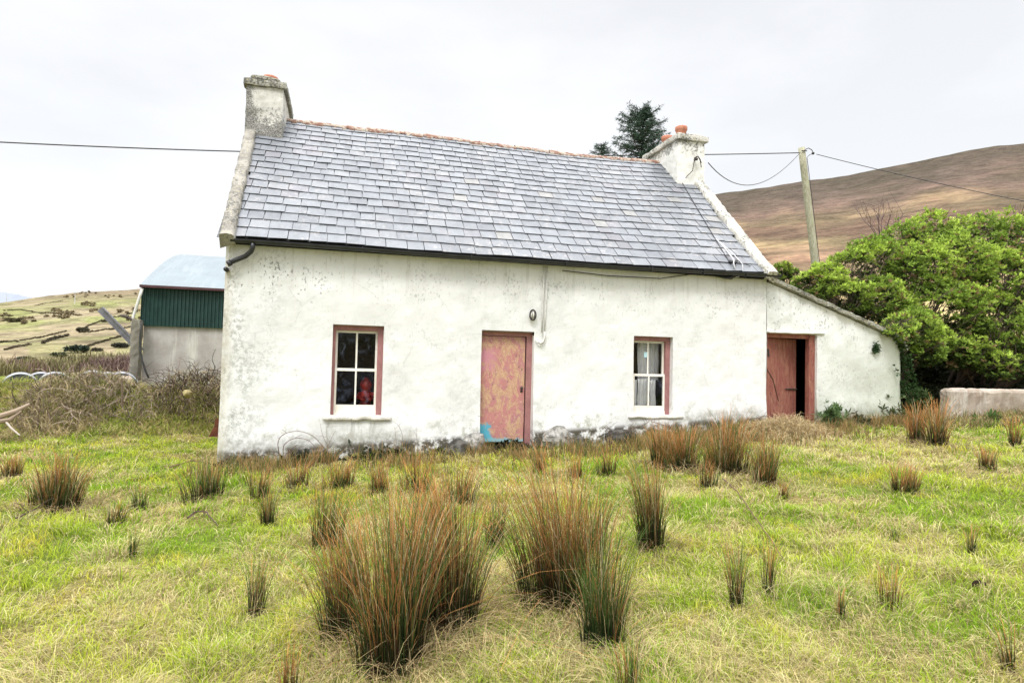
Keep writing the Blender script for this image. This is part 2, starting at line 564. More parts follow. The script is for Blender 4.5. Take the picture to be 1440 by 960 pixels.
def mat_concrete(name, col=(.50, .465, .43), col2=(.36, .33, .30), mossy=.5, streak=True):
    n = N(name)
    a = n.noise(1.2, 7, .7); s_ = n.noise(1.6, 6, .7, vec=n.scaled((2.2, 2.2, .25))); f = n.noise(30, 6, .7)
    c = n.mix(n.ss(a, .35, .65), col, col2)
    c = n.mix(n.ss(s_, .52, .7, 0, .5), c, (.66, .64, .58))
    c = n.mix(n.ss(f, .58, .7, 0, .5 * mossy), c, (.2, .2, .14))
    c = n.mix(n.ss(n.noise(4, 6, .7), .58, .7, 0, .4 * mossy), c, (.33, .24, .18))
    return n.end(n.pbr(c, .92, n.bump(f, .4, .012), spec=.1))


def mat_frame():
    n = N('pink_paint')
    a = n.noise(14, 7, .7, vec=n.scaled((1, 1, .6)))
    c = n.mix(n.ss(a, .35, .6), (.38, .185, .178), (.30, .145, .14))
    c = n.mix(n.ss(n.noise(20, 8, .75), .60, .66, 0, .8), c, (.45, .33, .24))
    return n.end(n.pbr(c, .65, n.bump(a, .25, .006), spec=.25))


def mat_sash():
    n = N('white_sash_paint')
    a = n.noise(16, 8, .75, vec=n.scaled((1, 1, .8)))
    c = n.mix(n.ss(n.noise(3, 3, .5), .4, .7), (.82, .80, .74), (.74, .70, .60))
    c = n.mix(n.ss(a, .60, .66, 0, .8), c, (.42, .36, .25))
    return n.end(n.pbr(c, .55, n.bump(a, .3, .005), spec=.3))


def mat_sheddoor():
    n = N('red_door_paint')
    a = n.noise(5, 8, .7, vec=n.scaled((3, 3, .7)), dist=.6); b = n.noise(22, 7, .75, vec=n.scaled((1, 1, .6)))
    c = n.mix(n.ss(a, .40, .66), (.25, .085, .068), (.34, .16, .11))
    c = n.mix(n.ss(b, .56, .62, 0, .75), c, (.10, .05, .045))
    c = n.mix(n.ss(n.noise(9, 7, .75, vec=n.scaled((1.5, 1.5, .5))), .62, .70, 0, .6), c, (.45, .32, .26))
    return n.end(n.pbr(c, .7, n.bump(n.mth('ADD', a, b), .4, .008), spec=.2))


def mat_net():
    n = N('net_curtain')
    w = n.noise(26, 4, .6, vec=n.scaled((1, 1, .35)))
    c = n.mix(n.ss(w, .35, .7), (.97, .97, .97), (.86, .86, .89))
    d = n.nd('ShaderNodeBsdfDiffuse'); n.set(d.inputs[0], c)
    t = n.nd('ShaderNodeBsdfTransparent')
    m = n.nd('ShaderNodeMixShader'); n.set(m.inputs[0], n.ss(n.noise(9, 5, .7), .35, .5, 1.0, 1.0))
    n.t.links.new(t.outputs[0], m.inputs[1]); n.t.links.new(d.outputs[0], m.inputs[2])
    return n.end(m.outputs[0])


def mat_roofsheet():
    n = N('barn_roof_sheet')
    a = n.noise(1.0, 6, .7); w = n.noise(2.2, 5, .7, vec=n.scaled((1.5, .2, .2)))
    c = n.mix(n.ss(a, .35, .65), (.185, .22, .238), (.165, .195, .212))
    c = n.mix(n.ss(w, .52, .62, 0, .5), c, (.225, .255, .27))
    return n.end(n.pbr(c, .55, n.bump(a, .1, .01), .1, .4))


MT = dict(
    wall=mat_whitewash('whitewash'), shedwall=mat_whitewash('shed_whitewash', True), slate=mat_slate(),
    coping=mat_coping('weathered_coping', .75, (.62, .60, .55), (.44, .425, .38)), copingl=mat_coping('lichened_coping', .55, (.34, .32, .28), (.22, .205, .18)), copingd=mat_coping('dark_coping', 1.1, (.42, .41, .36), (.28, .27, .22)),
    chimL=mat_chimney('sooty_render', True), chimR=mat_chimney('white_render', False, (.78, .775, .74), (.60, .59, .54)),
    pot=mat_simple('terracotta', (.42, .16, .10), (.50, .24, .16), 14, .8, .2, .3),
    ridge=mat_simple('ridge_clay', (.24, .135, .10), (.42, .37, .31), 9, .9, .1, .5, lo=.42, hi=.6, dist=.01),
    gutter=mat_simple('black_gutter_plastic', (.014, .015, .019), (.03, .031, .036), 6, .35, .5, .05),
    frame=mat_frame(), sash=mat_sash(), door=mat_door(), sheddoor=mat_sheddoor(), glass=mat_glass(), net=mat_net(),
    sill=mat_coping('sill_render', .0),
    conduit=mat_simple('grey_conduit', (.70, .69, .66), (.52, .51, .48), 20, .6, .3, .1),
    dark=mat_simple('painted_shade', (.02, .02, .022), (.03, .03, .03), 5, .95, .05),  # near-black colour in place of shade, mainly for the unlit rooms
    rubble=mat_simple('rubble_stone', (.11, .105, .095), (.04, .038, .033), 9, .95, .1, .9, lo=.4, hi=.6, dist=.03),
    iron=mat_simple('dark_iron', (.03, .028, .026), (.06, .045, .035), 20, .6, .4, .2),
    veg=mat_veg('leaf', .3), grass=mat_veg('grass_blade', .45, .7, .1), rush=mat_veg('rush_stem', .12, .65, .15),
    twig=mat_veg('twig_bark', 0.0, .85, .1),
    ground=mat_ground(), moor=mat_terrain('moor', 1.0, .55), hillfield=mat_terrain('hill_fields', 1.6, .60),
    pole=mat_pole(), concrete=mat_concrete('barn_concrete', (.42, .395, .375), (.32, .29, .275), .5), lowconc=mat_concrete('low_wall_concrete', (.42, .365, .305), (.27, .21, .165), 1.0),
    green=mat_simple('green_cladding', (.016, .050, .043), (.010, .034, .030), 3, .5, .35, .05),
    barnroof=mat_roofsheet(), maroon=mat_simple('maroon_trim', (.075, .03, .034), (.05, .022, .022), 5, .6, .3, .05),
    steel=mat_simple('galvanised', (.20, .20, .22), (.13, .125, .13), 6, .55, .4, .1, metal=.2),
    cable=mat_simple('cable', (.03, .03, .032), (.05, .05, .05), 3, .6, .3, .0),
    whitecable=mat_simple('white_cable', (.58, .58, .58), (.45, .45, .44), 20, .5, .3, .0),
    wrap=mat_simple('sky_sheen_bale_wrap', (.30, .31, .33), (.24, .25, .27), 6, .4, .4, .2),  # sky reflection on black plastic put into the wrap colour
    wrapd=mat_simple('dark_bale_end', (.035, .04, .06), (.07, .075, .095), 9, .5, .3, .4),
    red=mat_simple('red_glaze', (.55, .035, .022), (.10, .008, .008), 14, .3, .5, .1),
    rust=mat_simple('rusty_iron', (.16, .06, .035), (.09, .035, .025), 16, .85, .1, .5),
    stone=mat_simple('field_stone', (.36, .345, .32), (.14, .135, .12), 10, .95, .1, .9, lo=.42, hi=.62, dist=.03), sticker=mat_simple('pale_blue_sticker', (.50, .74, .80), (.45, .70, .78), 10, .5, .3, 0),
    lampglass=mat_simple('frosted_lamp_glass', (.72, .71, .64), (.6, .58, .5), 9, .3, .5, .05),
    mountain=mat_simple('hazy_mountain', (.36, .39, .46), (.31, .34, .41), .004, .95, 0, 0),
)

# ------------------------------------------------------------------ sky and light
w = bpy.data.worlds.new('World'); scene.world = w; w.use_nodes = True
t = w.node_tree; t.nodes.clear()
wo = t.nodes.new('ShaderNodeOutputWorld')
SUN_EL, SUN_AZ = R_(56), R_(214)     # from behind the left shoulder
sky = t.nodes.new('ShaderNodeTexSky'); sky.sky_type = 'NISHITA'; sky.sun_disc = False
sky.sun_elevation = SUN_EL; sky.sun_rotation = SUN_AZ; sky.air_density = 1; sky.dust_density = 3
hs = t.nodes.new('ShaderNodeHueSaturation'); hs.inputs['Saturation'].default_value = .35
t.links.new(sky.outputs[0], hs.inputs['Color'])
b1 = t.nodes.new('ShaderNodeBackground'); b1.inputs[1].default_value = .05
t.links.new(hs.outputs[0], b1.inputs[0])
tc = t.nodes.new('ShaderNodeTexCoord')
sx = t.nodes.new('ShaderNodeSeparateXYZ'); t.links.new(tc.outputs['Generated'], sx.inputs[0])
mp = t.nodes.new('ShaderNodeMapping'); mp.inputs['Scale'].default_value = (1.0, 1.0, 2.6)
t.links.new(tc.outputs['Generated'], mp.inputs[0])
nz = t.nodes.new('ShaderNodeTexNoise'); nz.inputs['Scale'].default_value = 2.3; nz.inputs['Detail'].default_value = 7; nz.inputs['Roughness'].default_value = .5
t.links.new(mp.outputs[0], nz.inputs['Vector'])
cr_ = t.nodes.new('ShaderNodeValToRGB')
cr_.color_ramp.elements[0].position = .36; cr_.color_ramp.elements[0].color = (.755, .765, .785, 1)
cr_.color_ramp.elements[1].position = .58; cr_.color_ramp.elements[1].color = (.87, .875, .885, 1)
t.links.new(nz.outputs['Fac'], cr_.inputs[0])
el = t.nodes.new('ShaderNodeMapRange'); el.interpolation_type = 'SMOOTHSTEP'
el.inputs[1].default_value = .50; el.inputs[2].default_value = .95; el.inputs[3].default_value = 1.0; el.inputs[4].default_value = 5.8
t.links.new(sx.outputs[2], el.inputs[0])
b2 = t.nodes.new('ShaderNodeBackground')
t.links.new(cr_.outputs[0], b2.inputs[0]); t.links.new(el.outputs[0], b2.inputs[1])
ad = t.nodes.new('ShaderNodeAddShader'); t.links.new(b1.outputs[0], ad.inputs[0]); t.links.new(b2.outputs[0], ad.inputs[1])
t.links.new(ad.outputs[0], wo.inputs[0])
sl = bpy.data.lights.new('sun', 'SUN'); sl.energy = 2.0; sl.angle = R_(14); sl.color = (1, .985, .96)
so = bpy.data.objects.new('sun', sl); COL.objects.link(so)
# direction towards the sun; sky sun_rotation is clockwise from +Y
sd = Vector((math.sin(SUN_AZ) * math.cos(SUN_EL), math.cos(SUN_AZ) * math.cos(SUN_EL), math.sin(SUN_EL)))
so.rotation_euler = sd.to_track_quat('Z', 'Y').to_euler()
so.location = (0, -20, 30)


# ------------------------------------------------------------------ the ground
def lawn_colour(x, y):
    """soil/thatch tone below the blades: patches of green, straw and moss"""
    g = fbm(x * .55, y * .75, 4, 3.0); s_ = fbm(x * 1.7, y * 2.3, 3, 8.0)
    k = sstep(.40, .60, g * .6 + s_ * .4)[..., None]
    straw = np.array([.32, .26, .10]); green = np.array([.15, .21, .03])
    c = straw * (1 - k) + green * k
    dk = (sstep(1.6, 2.6, y) * sstep(11.2, 12.6, x))[..., None]  # shade below the shrubs painted into the ground colour
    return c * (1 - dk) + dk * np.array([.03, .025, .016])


xs = np.arange(-46, 60.01, .2); ys = np.arange(-16, 46, .2)
X, Y = np.meshgrid(xs, ys, indexing='ij')
Z = hz(X, Y)
edge = np.minimum.reduce([X + 46, 60 - X, 46 - Y, Y + 16])
Z = Z - sstep(4, 0, edge) * 1.5
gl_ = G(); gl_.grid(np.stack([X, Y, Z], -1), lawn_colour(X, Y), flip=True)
V = np.concatenate(gl_.V); Fq = np.array(gl_.F)
tag(link_mesh('ground', V, Fq, np.concatenate(gl_.C), MT['ground'], smooth=True), kind='structure')


def polar_sheet(name, az0, az1, naz, r_in, r_out, nr, colour, mat):
    az = np.linspace(az0, az1, naz); rr = r_in * (r_out / r_in) ** np.linspace(0, 1, nr)
    A, Rr = np.meshgrid(az, rr, indexing='ij')
    x = CAM[0] + Rr * np.sin(A); y = CAM[1] + Rr * np.cos(A); z = hz_far(x, y)
    z = z - sstep(60, 32, Rr) * .6
    g = G(); g.grid(np.stack([x, y, z], -1), colour(x, y, z, A, Rr), flip=True)
    return tag(link_mesh(name, np.concatenate(g.V), np.array(g.F), np.concatenate(g.C), mat, smooth=True), kind='structure')


def C3(*v): return np.array(v, float)


def col_left(x, y, z, A, r):
    n1 = fbm(x * .02, y * .02, 4, 2)[..., None]; n2 = fbm(x * .05, y * .05, 4, 7)[..., None]
    # plots of different grass: irregular cells stretched along the slope
    u = A * 22 + fbm(x * .006, y * .006, 2) * 2; v = np.log(r) * 3.1
    plot = _perm[(np.floor(u) * 7 + np.floor(v + .6 * np.sin(u)) * 13).astype(int) % 256, 5][..., None]
    tan = C3(.33, .265, .165); grn = C3(.27, .29, .10); brn = C3(.16, .13, .075)
    c = tan * (1 - sstep(.40, .56, n1)) + grn * sstep(.40, .56, n1)
    c = np.where(plot > .62, .5 * c + .5 * grn, c); c = np.where(plot < .25, .6 * c + .4 * C3(.38, .32, .20), c)
    high = sstep(28, 55, z + 10 * (n1[..., 0] - .5))[..., None]
    c = c * (1 - high) + high * (tan * .92 * (1 - .75 * sstep(.48, .58, n2)) + .75 * brn * sstep(.48, .58, n2))
    n3 = fbm(x * .09, y * .09, 4, 27)[..., None]; n4 = fbm(x * .3, y * .3, 3, 37)[..., None]
    c = c * (1 - .5 * sstep(.48, .66, n3 * .6 + n4 * .4)) * (.70 + .26 * n4)
    c = c * (1 - .25 * high) + .25 * high * C3(.20, .135, .095)
    low = sstep(130, 75, r)[..., None]
    c = c * (1 - .5 * low) + .5 * low * C3(.30, .22, .15)
    return c


def col_right(x, y, z, A, r):
    s_ = (((z - CAM[2]) / r / np.interp(A, _saz, _stn)) - .48) / .52
    s_ = s_ + (fbm(A * 14, s_ * 6, 4, 3) - .5) * .34
    st = fbm(A * 26, s_ * 26, 4, 1)[..., None]
    stops = [-.5, .05, .18, .30, .40, .50, .58, .70, .84, 1.1]
    cols = np.array([(.27, .26, .11), (.26, .22, .115), (.22, .145, .095), (.27, .235, .115), (.215, .13, .095), (.225, .14, .10), (.25, .20, .11), (.13, .09, .075), (.072, .053, .052), (.055, .042, .045)])
    c = np.stack([np.interp(s_, stops, cols[:, i]) for i in range(3)], -1)
    pt_ = sstep(.36, .64, fbm(x * .016, y * .016, 4, 13) * .6 + fbm(x * .05, y * .05, 3, 19) * .4)[..., None]
    c = c * (.55 + .85 * pt_)
    c = c * C3(.72, .60, .61) * (1.5 - .72 * np.clip(s_, 0, 1))[..., None] * (.45 + .85 * st) * (1 - .2 * sstep(.8, .95, s_ + .0 * st[..., 0]))[..., None]
    # pale track up the slope
    d = np.abs((A - .655) - (s_ - .6) * .16)
    return c * (1 - .0 * d[..., None])


polar_sheet('hillside', -2.2, .32, 520, 30, 1500, 230, col_left, MT['hillfield'])
polar_sheet('hill', .32, 2.6, 470, 30, 1900, 210, col_right, MT['moor'])
polar_sheet('plain', 2.6, 2 * math.pi - 2.2, 60, 24, 1900, 40, col_left, MT['hillfield'])
# distant mountain beyond the left hillside, aerial haze put into its colour
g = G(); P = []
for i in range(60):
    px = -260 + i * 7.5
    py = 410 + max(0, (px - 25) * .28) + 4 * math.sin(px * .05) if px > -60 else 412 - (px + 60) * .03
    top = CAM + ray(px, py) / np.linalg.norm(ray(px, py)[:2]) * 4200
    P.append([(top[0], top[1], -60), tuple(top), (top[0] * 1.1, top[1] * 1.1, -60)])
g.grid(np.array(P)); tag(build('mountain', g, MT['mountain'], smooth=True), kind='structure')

# ------------------------------------------------------------------ the cottage
L, HE, ZR, YR, YD = 9.186, 3.19, 6.36, 3.378, 6.75
cot = thing('cottage', (0, 0, 0), 'abandoned whitewashed stone cottage with slate roof and two gable chimneys, lean-to at its right end', 'cottage')


def wallz(x, z):
    """uneven face of the front wall (outward is -y)"""
    a = (fbm(x * 1.4, z * 1.4, 4, 5) - .5) * .05 + (fbm(x * 6, z * 6, 3, 2) - .5) * .012
    cnr = np.where(x < .14, (.14 - x) ** 2 * 4.2, 0)
    flare = -.05 * sstep(.9, .0, z - .058 * x)
    return a + cnr + flare


def wall_grid(g, x0, x1, z0, ztop, holes, fy, step=.055, rev=.32, mi_rev=0, xmap=None):
    xs_ = set(np.linspace(x0, x1, int((x1 - x0) / step) + 1)); zs_ = set(np.linspace(z0, ztop(x0) if callable(ztop) else ztop, int(3.5 / step)))
    for a, b, c, d in holes: xs_ |= {a, b}; zs_ |= {c, d}

    def clean(v, keys):
        v = sorted(v); out = []
        for q in v:
            if out and q - out[-1] < .012:
                if q in keys: out[-1] = q
                continue
            out.append(q)
        return np.array(out)
    xs_ = clean(xs_, {k for h in holes for k in h[:2]}); zs_ = clean(zs_, {k for h in holes for k in h[2:]})
    Xg, Zg = np.meshgrid(xs_, zs_, indexing='ij')
    if callable(ztop):
        tz = ztop(Xg); Zg2 = np.minimum(Zg, tz)
    else:
        Zg2 = Zg
    Yg = fy(Xg, Zg2)
    P = np.stack([Xg, Yg, Zg2], -1)
    if xmap is not None: P = xmap(P)
    i = np.arange(P.shape[0] * P.shape[1]).reshape(P.shape[:2])
    xm = (xs_[:-1] + xs_[1:]) / 2; zm = (zs_[:-1] + zs_[1:]) / 2
    keep = np.ones((len(xm), len(zm)), bool)
    for a, b, c, d in holes:
        keep &= ~((xm[:, None] > a) & (xm[:, None] < b) & (zm[None] > c) & (zm[None] < d))
    if callable(ztop):
        keep &= zm[None] < (ztop(xm)[:, None] + .08)
    q = np.stack([i[:-1, :-1], i[1:, :-1], i[1:, 1:], i[:-1, 1:]], -1)[keep]
    g.add(P.reshape(-1, 3), q)
    for a, b, c, d in holes:            # reveals, sharing the uneven edge line of the face
        def yy(x, z): return float(fy(np.array(x), np.array(z)))
        zz = zs_[(zs_ >= c - 1e-9) & (zs_ <= d + 1e-9)]; xx = xs_[(xs_ >= a - 1e-9) & (xs_ <= b + 1e-9)]
        for xe in (a, b):
            g.grid(np.array([[(xe, yy(xe, z), z) for z in zz], [(xe, rev, z) for z in zz]]), mi=mi_rev, flip=(xe == b))
        for ze in (c, d):
            g.grid(np.array([[(x, yy(x, ze), ze) for x in xx], [(x, rev, ze) for x in xx]]), mi=mi_rev, flip=(ze == c))


W1 = (1.557, 2.320, .68, 2.058); W2 = (6.551, 7.295, .70, 2.062); DR = (3.869, 4.754, -.1, 2.052)
g = G()
wall_grid(g, 0, L, -.35, HE + .02, [W1, W2, DR], wallz)
# gables (slightly skewed in plan), back and inner faces
for x0, xb, s_ in ((0.012, -.40, 1), (L, L + .45, -1)):
    yb = .09 if s_ == 1 else .0
    g.add([(x0, yb, -.35), (xb, YD, -.35), (xb, YD, HE), ((x0 + xb) / 2, YR, ZR - .1), (x0, yb, HE)], [(0, 4, 3, 2, 1) if s_ == 1 else (0, 1, 2, 3, 4)])
g.add([(-.40, YD, -.35), (L + .45, YD, -.35), (L + .45, YD, HE), (-.40, YD, HE)], [(0, 3, 2, 1)])
# room lining: near-black, the darkness of unlit rooms put into its colour
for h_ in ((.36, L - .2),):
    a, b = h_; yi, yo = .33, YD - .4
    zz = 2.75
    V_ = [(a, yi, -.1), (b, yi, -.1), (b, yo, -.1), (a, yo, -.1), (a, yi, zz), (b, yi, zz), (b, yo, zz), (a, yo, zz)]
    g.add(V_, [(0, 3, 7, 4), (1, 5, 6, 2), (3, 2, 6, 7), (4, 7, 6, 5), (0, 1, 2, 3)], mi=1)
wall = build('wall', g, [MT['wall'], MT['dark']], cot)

# inner faces of the front wall as a dark panel with holes
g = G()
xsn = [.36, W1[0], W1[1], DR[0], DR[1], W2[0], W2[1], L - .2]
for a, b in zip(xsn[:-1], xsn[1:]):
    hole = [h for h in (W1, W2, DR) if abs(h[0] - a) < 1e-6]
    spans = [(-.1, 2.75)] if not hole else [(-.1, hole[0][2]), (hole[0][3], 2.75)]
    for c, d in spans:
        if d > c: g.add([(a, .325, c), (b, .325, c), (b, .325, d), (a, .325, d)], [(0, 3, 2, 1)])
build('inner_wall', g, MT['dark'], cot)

# roof ------------------------------------------------------------
YE, ZE = -.13, 3.275


def roofp(x, t, lift=0.0):
    """point on the front slope; t = 0 eaves .. 1 ridge"""
    y = YE + (YR - YE) * t; z = ZE + (ZR - ZE) * t
    u = np.clip(x / L, 0, 1)
    z = z - .055 * np.sin(math.pi * u) * (.35 + .65 * t) - .02 * np.sin(3 * math.pi * u + 1) * t - .03 * np.sin(math.pi * t) * np.sin(math.pi * u)
    z = z + (vnoise(x * 1.1 + 40, t * 5) - .5) * .02
    return np.stack([x + 0 * t, y - lift * .655, z + lift * .755], -1)


def xl(t): return .165 - .195 * t        # inner edge of left coping
def xr(t): return 9.0 + .20 * t


g = G()
NC = 19
tb = [0.0]
for k in range(NC): tb.append(tb[-1] + (1.12 - .24 * k / NC))
tb = np.array(tb) / tb[-1]
for k in range(NC):
    t0 = tb[k]; dt = tb[k + 1] - tb[k]
    x = xl(t0) - .12 - random.random() * .2
    tiltc = random.uniform(-.0015, .0015)
    while x < xr(t0) + .02:
        wd = random.choice((.24, .26, .28, .28, .30, .31, .33)) * (1 - .1 * k / NC)
        a = max(x, xl(t0 + dt) - .03); b = min(x + wd, xr(t0) + .03)
        x += wd
        if b - a < .06: continue
        gap = random.uniform(.003, .008)
        drop = random.uniform(-.004, .006) + (random.uniform(.01, .03) if random.random() < .04 else 0)
        tl = t0 - drop / 4.6 - .003; tu = min(t0 + dt * 1.6, 1.0)
        la = .027 + random.uniform(-.004, .007); lb = .027 + random.uniform(-.004, .007)
        sk = random.uniform(-.004, .004)
        P = [roofp(np.array(a + gap), np.array(tl + tiltc + random.uniform(-.001, .001)), la), roofp(np.array(b - gap), np.array(tl - tiltc + random.uniform(-.001, .001)), lb),
             roofp(np.array(b - gap + sk), np.array(tu), .003), roofp(np.array(a + gap + sk), np.array(tu), .003)]
        Q = [p - np.array([0, -.655, .755]) * .013 for p in P]
        v = random.gauss(1, .065)
        c = np.array((.156, .166, .182)) * v
        q = random.random()
        if q < .10: c = np.array((.180, .186, .198)) * v
        elif q < .14: c = np.array((.160, .158, .176)) * v
        elif q < .235: c = np.array((.130, .138, .154)) * v
        elif q < .25: c = np.array((.20, .196, .188)) * v
        g.add(np.array(P + Q), [(0, 1, 2, 3), (4, 7, 6, 5), (0, 4, 5, 1), (1, 5, 6, 2), (3, 2, 6, 7), (0, 3, 7, 4)], np.array([c] * 4 + [c * .12] * 4))  # undersides and edges darkened: shadow lines put into the slate colour
# under-roof boards and rear slope
xx = np.linspace(-.1, L + .15, 40); tt = np.linspace(0.0, 1, 14)
Xg, Tg = np.meshgrid(xx, tt, indexing='ij')
g.grid(roofp(Xg, Tg, -.03), np.full(Xg.shape + (3,), .03))
back = roofp(Xg, Tg, -.02); back[..., 1] = 2 * YR - back[..., 1]
g.grid(back, np.full(Xg.shape + (3,), .22))
roof = build('roof', g, MT['slate'], cot)
# ridge tiles
g = G()
x = .42; k = 0
while x < 8.72:
    ln = .40; b = min(x + ln, 8.75)
    rr = .074 + random.uniform(-.006, .008)
    prof = []
    for s_ in np.linspace(0, math.pi, 9): prof.append((math.cos(s_), math.sin(s_)))
    Pg = []
    for xe, ra in ((x, rr), (x + .03, rr + .004), (x + .05, rr), (b - .004, rr - .006)):
        rp = roofp(np.array(xe), np.array(1.0))
        dz = random.uniform(-.006, .006)
        Pg.append([(xe, rp[1] + c * ra * 1.15, rp[2] - .045 + s2 * ra * 1.05 + dz + random.uniform(-.004, .004)) for c, s2 in prof])
    g.grid(np.array(Pg), flip=True); x = b; k += 1
for i in range(90):   # crumbs of bedding mortar
    xe = random.uniform(.45, 8.7); rp = roofp(np.array(xe), np.array(1.0)); s_ = random.uniform(.012, .03)
    g.rbox(xe - s_ * 2, xe + s_ * 2, rp[1] - .105 - s_, rp[1] - .085 + s_, rp[2] - .085 - s_, rp[2] - .05 + s_ * .3, step=.02, amp=.012, seed=i * 3.1)
build('ridge_tiles', g, MT['ridge'], roof)


# gable copings: uneven rendered strips standing above the slates
def coping(xo0, xo1, xi0, xi1, tmax, seed, mat, name='gable_coping'):
    g = G(); nT = 70
    prof_n = 9
    P = []
    for i in range(nT):
        t_ = -0.025 + (tmax + .025) * i / (nT - 1)
        o = xo0 + (xo1 - xo0) * t_; n_ = xi0 + (xi1 - xi0) * t_
        base = roofp(np.array((o + n_) / 2), np.array(t_))
        row = []
        hgt = .10 + .02 * (vnoise(i * .35, seed) - .5)
        for (u, h) in ((0, -.14), (0, .02), (.03, hgt * .8), (.12, hgt), (.5, hgt + .01), (.86, hgt), (.97, hgt * .75), (1, .0), (1, -.05)):
            xx_ = o + (n_ - o) * u + (vnoise(i * .8, u * 9 + seed) - .5) * .03
            hh = h + (vnoise(i * .9 + 50, u * 11 + seed) - .5) * .03
            row.append((xx_, base[1] - hh * .65, base[2] + hh * .755))
        P.append(row)
    P = np.array(P)
    g.grid(P, flip=(xo0 < xi0))
    g.add(P[0], [tuple(range(prof_n))]); g.add(P[-1], [tuple(range(prof_n))])
    return build(name, g, MT[mat], cot, smooth=True)


coping(-.05, -.225, .155, -.03, .99, 3.0, 'copingl')
coping(9.235, 9.47, 9.02, 9.22, .99, 8.0, 'coping')
g = G(); g.rbox(-.055, .155, -.13, .06, 3.19, 3.30, seed=4, amp=.012)      # corbel stones carrying the copings at the eaves
build('kneeler', g, MT['copingl'], cot)
g = G(); g.rbox(9.03, 9.25, -.10, .06, 3.22, 3.36, seed=9, amp=.012)
build('kneeler', g, MT['coping'], cot)


# chimneys ---------------------------------------------------------
def chimney(x0, x1, y0, y1, zt, matn, capm, capov, upper, seed):
    g = G(); g.rbox(x0, x1, y0, y1, 4.9, zt, step=.09, amp=.010, seed=seed, rnd=.014)
    c = build('chimney', g, MT[matn], cot, smooth=False)
    g = G(); g.rbox(x0 - capov, x1 + capov, y0 - capov, y1 + capov, zt - .002, zt + .12, step=.05, amp=.010, seed=seed + 5, rnd=.010)
    if upper: g.rbox(x0 + .06, x1 - .08, y0 + .06, y1 - .06, zt + .132, zt + .235, step=.05, amp=.022, seed=seed + 9, rnd=.03)
    else: g.rbox(x0 + .02, x1 - .02, y0 + .02, y1 - .02, zt + .132, zt + .175, step=.06, amp=.01, seed=seed + 9, rnd=.02)
    build('chimney_cap', g, MT[capm], c)
    return c


chL = chimney(-.20, .475, 2.60, 4.15, 6.63, 'chimL', 'copingd', .05, True, 1.0)
chR = chimney(8.735, 9.42, 2.50, 4.05, 6.60, 'chimR', 'coping', .06, False, 6.0)


def pot(px, py, pz, r, h, parent):
    g = G()
    g.lathe((px, py, pz), [(r * .9, -.06), (r * .92, h * .55), (r, h * .60), (r * 1.10, h * .7), (r * 1.10, h * .95), (r * 1.04, h), (r * .85, h), (r * .8, h * .2), (0, h * .15)], 20)
    build('chimney_pot', g, MT['pot'], parent, smooth=True)


pot(.17, 3.05, 6.84, .135, .17, chL)
pot(8.98, 2.78, 6.76, .125, .24, chR)
pot(8.98, 3.42, 6.76, .125, .24, chR)


# windows -----------------------------------------------------------
def window(W, fl, fr, ft, seed, sill_x, sill_z, yf=.10):
    a, b, c, d = W
    g = G()
    y0, y1 = yf, yf + .11
    g.box(a - .01, a + fl, y0, y1, c, d + .01); g.box(b - fr, b + .01, y0, y1, c, d + .01)
    g.box(a + fl, b - fr, y0, y1, d - ft, d + .01)
    win = build('window', g, MT['frame'], cot)
    sa, sb, st_, sb0 = a + fl, b - fr, d - ft, c
    g = G(); ys_ = y0 + .018
    z1 = c + .155; zm = c + .155 + (st_ - .035 - z1) * .485
    fw = .032
    # lower sash stands in front of the upper sash
    for (u0, u1) in ((sa, sa + fw), (sb - fw, sb)):
        g.box(u0, u1, ys_, ys_ + .04, c + .03, zm + .022, jit=.001)
        g.box(u0 - .001 if u0 == sa else u0, u1, ys_ + .045, ys_ + .085, zm - .02, st_, jit=.001)
    g.box(sa + fw, sb - fw, ys_ + .002, ys_ + .04, z1 - .085, z1, jit=.002)          # bottom rail
    g.box(sa, sb, ys_ - .012, ys_ + .05, c - .01, z1 - .087, jit=.003)               # timber sill board
    g.box(sa + fw, sb - fw, ys_ + .002, ys_ + .04, zm - .02, zm + .022, jit=.001)    # meeting rail
    g.box(sa + fw, sb - fw, ys_ + .047, ys_ + .085, st_ - .036, st_ - .001, jit=.001)
    xm = (sa + sb) / 2
    g.box(xm - .013, xm + .013, ys_ + .003, ys_ + .038, z1, zm - .02, jit=.001)
    g.box(xm - .013, xm + .013, ys_ + .049, ys_ + .083, zm + .022, st_ - .036, jit=.001)
    build('sash', g, MT['sash'], win)
    for (u0, u1) in ((sa + fw, xm - .013), (xm + .013, sb - fw)):
        for (v0, v1, yy) in ((z1, zm - .02, ys_ + .02), (zm + .022, st_ - .036, ys_ + .066)):
            g = G(); g.add([(u0 - .004, yy, v0 - .004), (u1 + .004, yy, v0 - .004), (u1 + .004, yy, v1 + .004), (u0 - .004, yy, v1 + .004)], [(0, 1, 2, 3)])
            build('pane', g, MT['glass'], win)
    g = G(); g.rbox(sill_x[0], sill_x[1], -.075, .09, sill_z[0], sill_z[1], step=.04, amp=.011, seed=seed, rnd=.02)
    build('sill', g, MT['sill'], win)
    return win, (sa, sb, z1, zm, st_, ys_)


win1, k1 = window(W1, .045, .085, .075, 3.3, (1.45, 2.475), (.605, .685))
win2, k2 = window(W2, .045, .085, .075, 7.7, (6.45, 7.50), (.64, .705))
g = G(); u = k2[0] + .235; g.box(u, u + .085, k2[5] + .055, k2[5] + .0575, 1.70, 1.79)
build('sticker', g, MT['sticker'], win2)

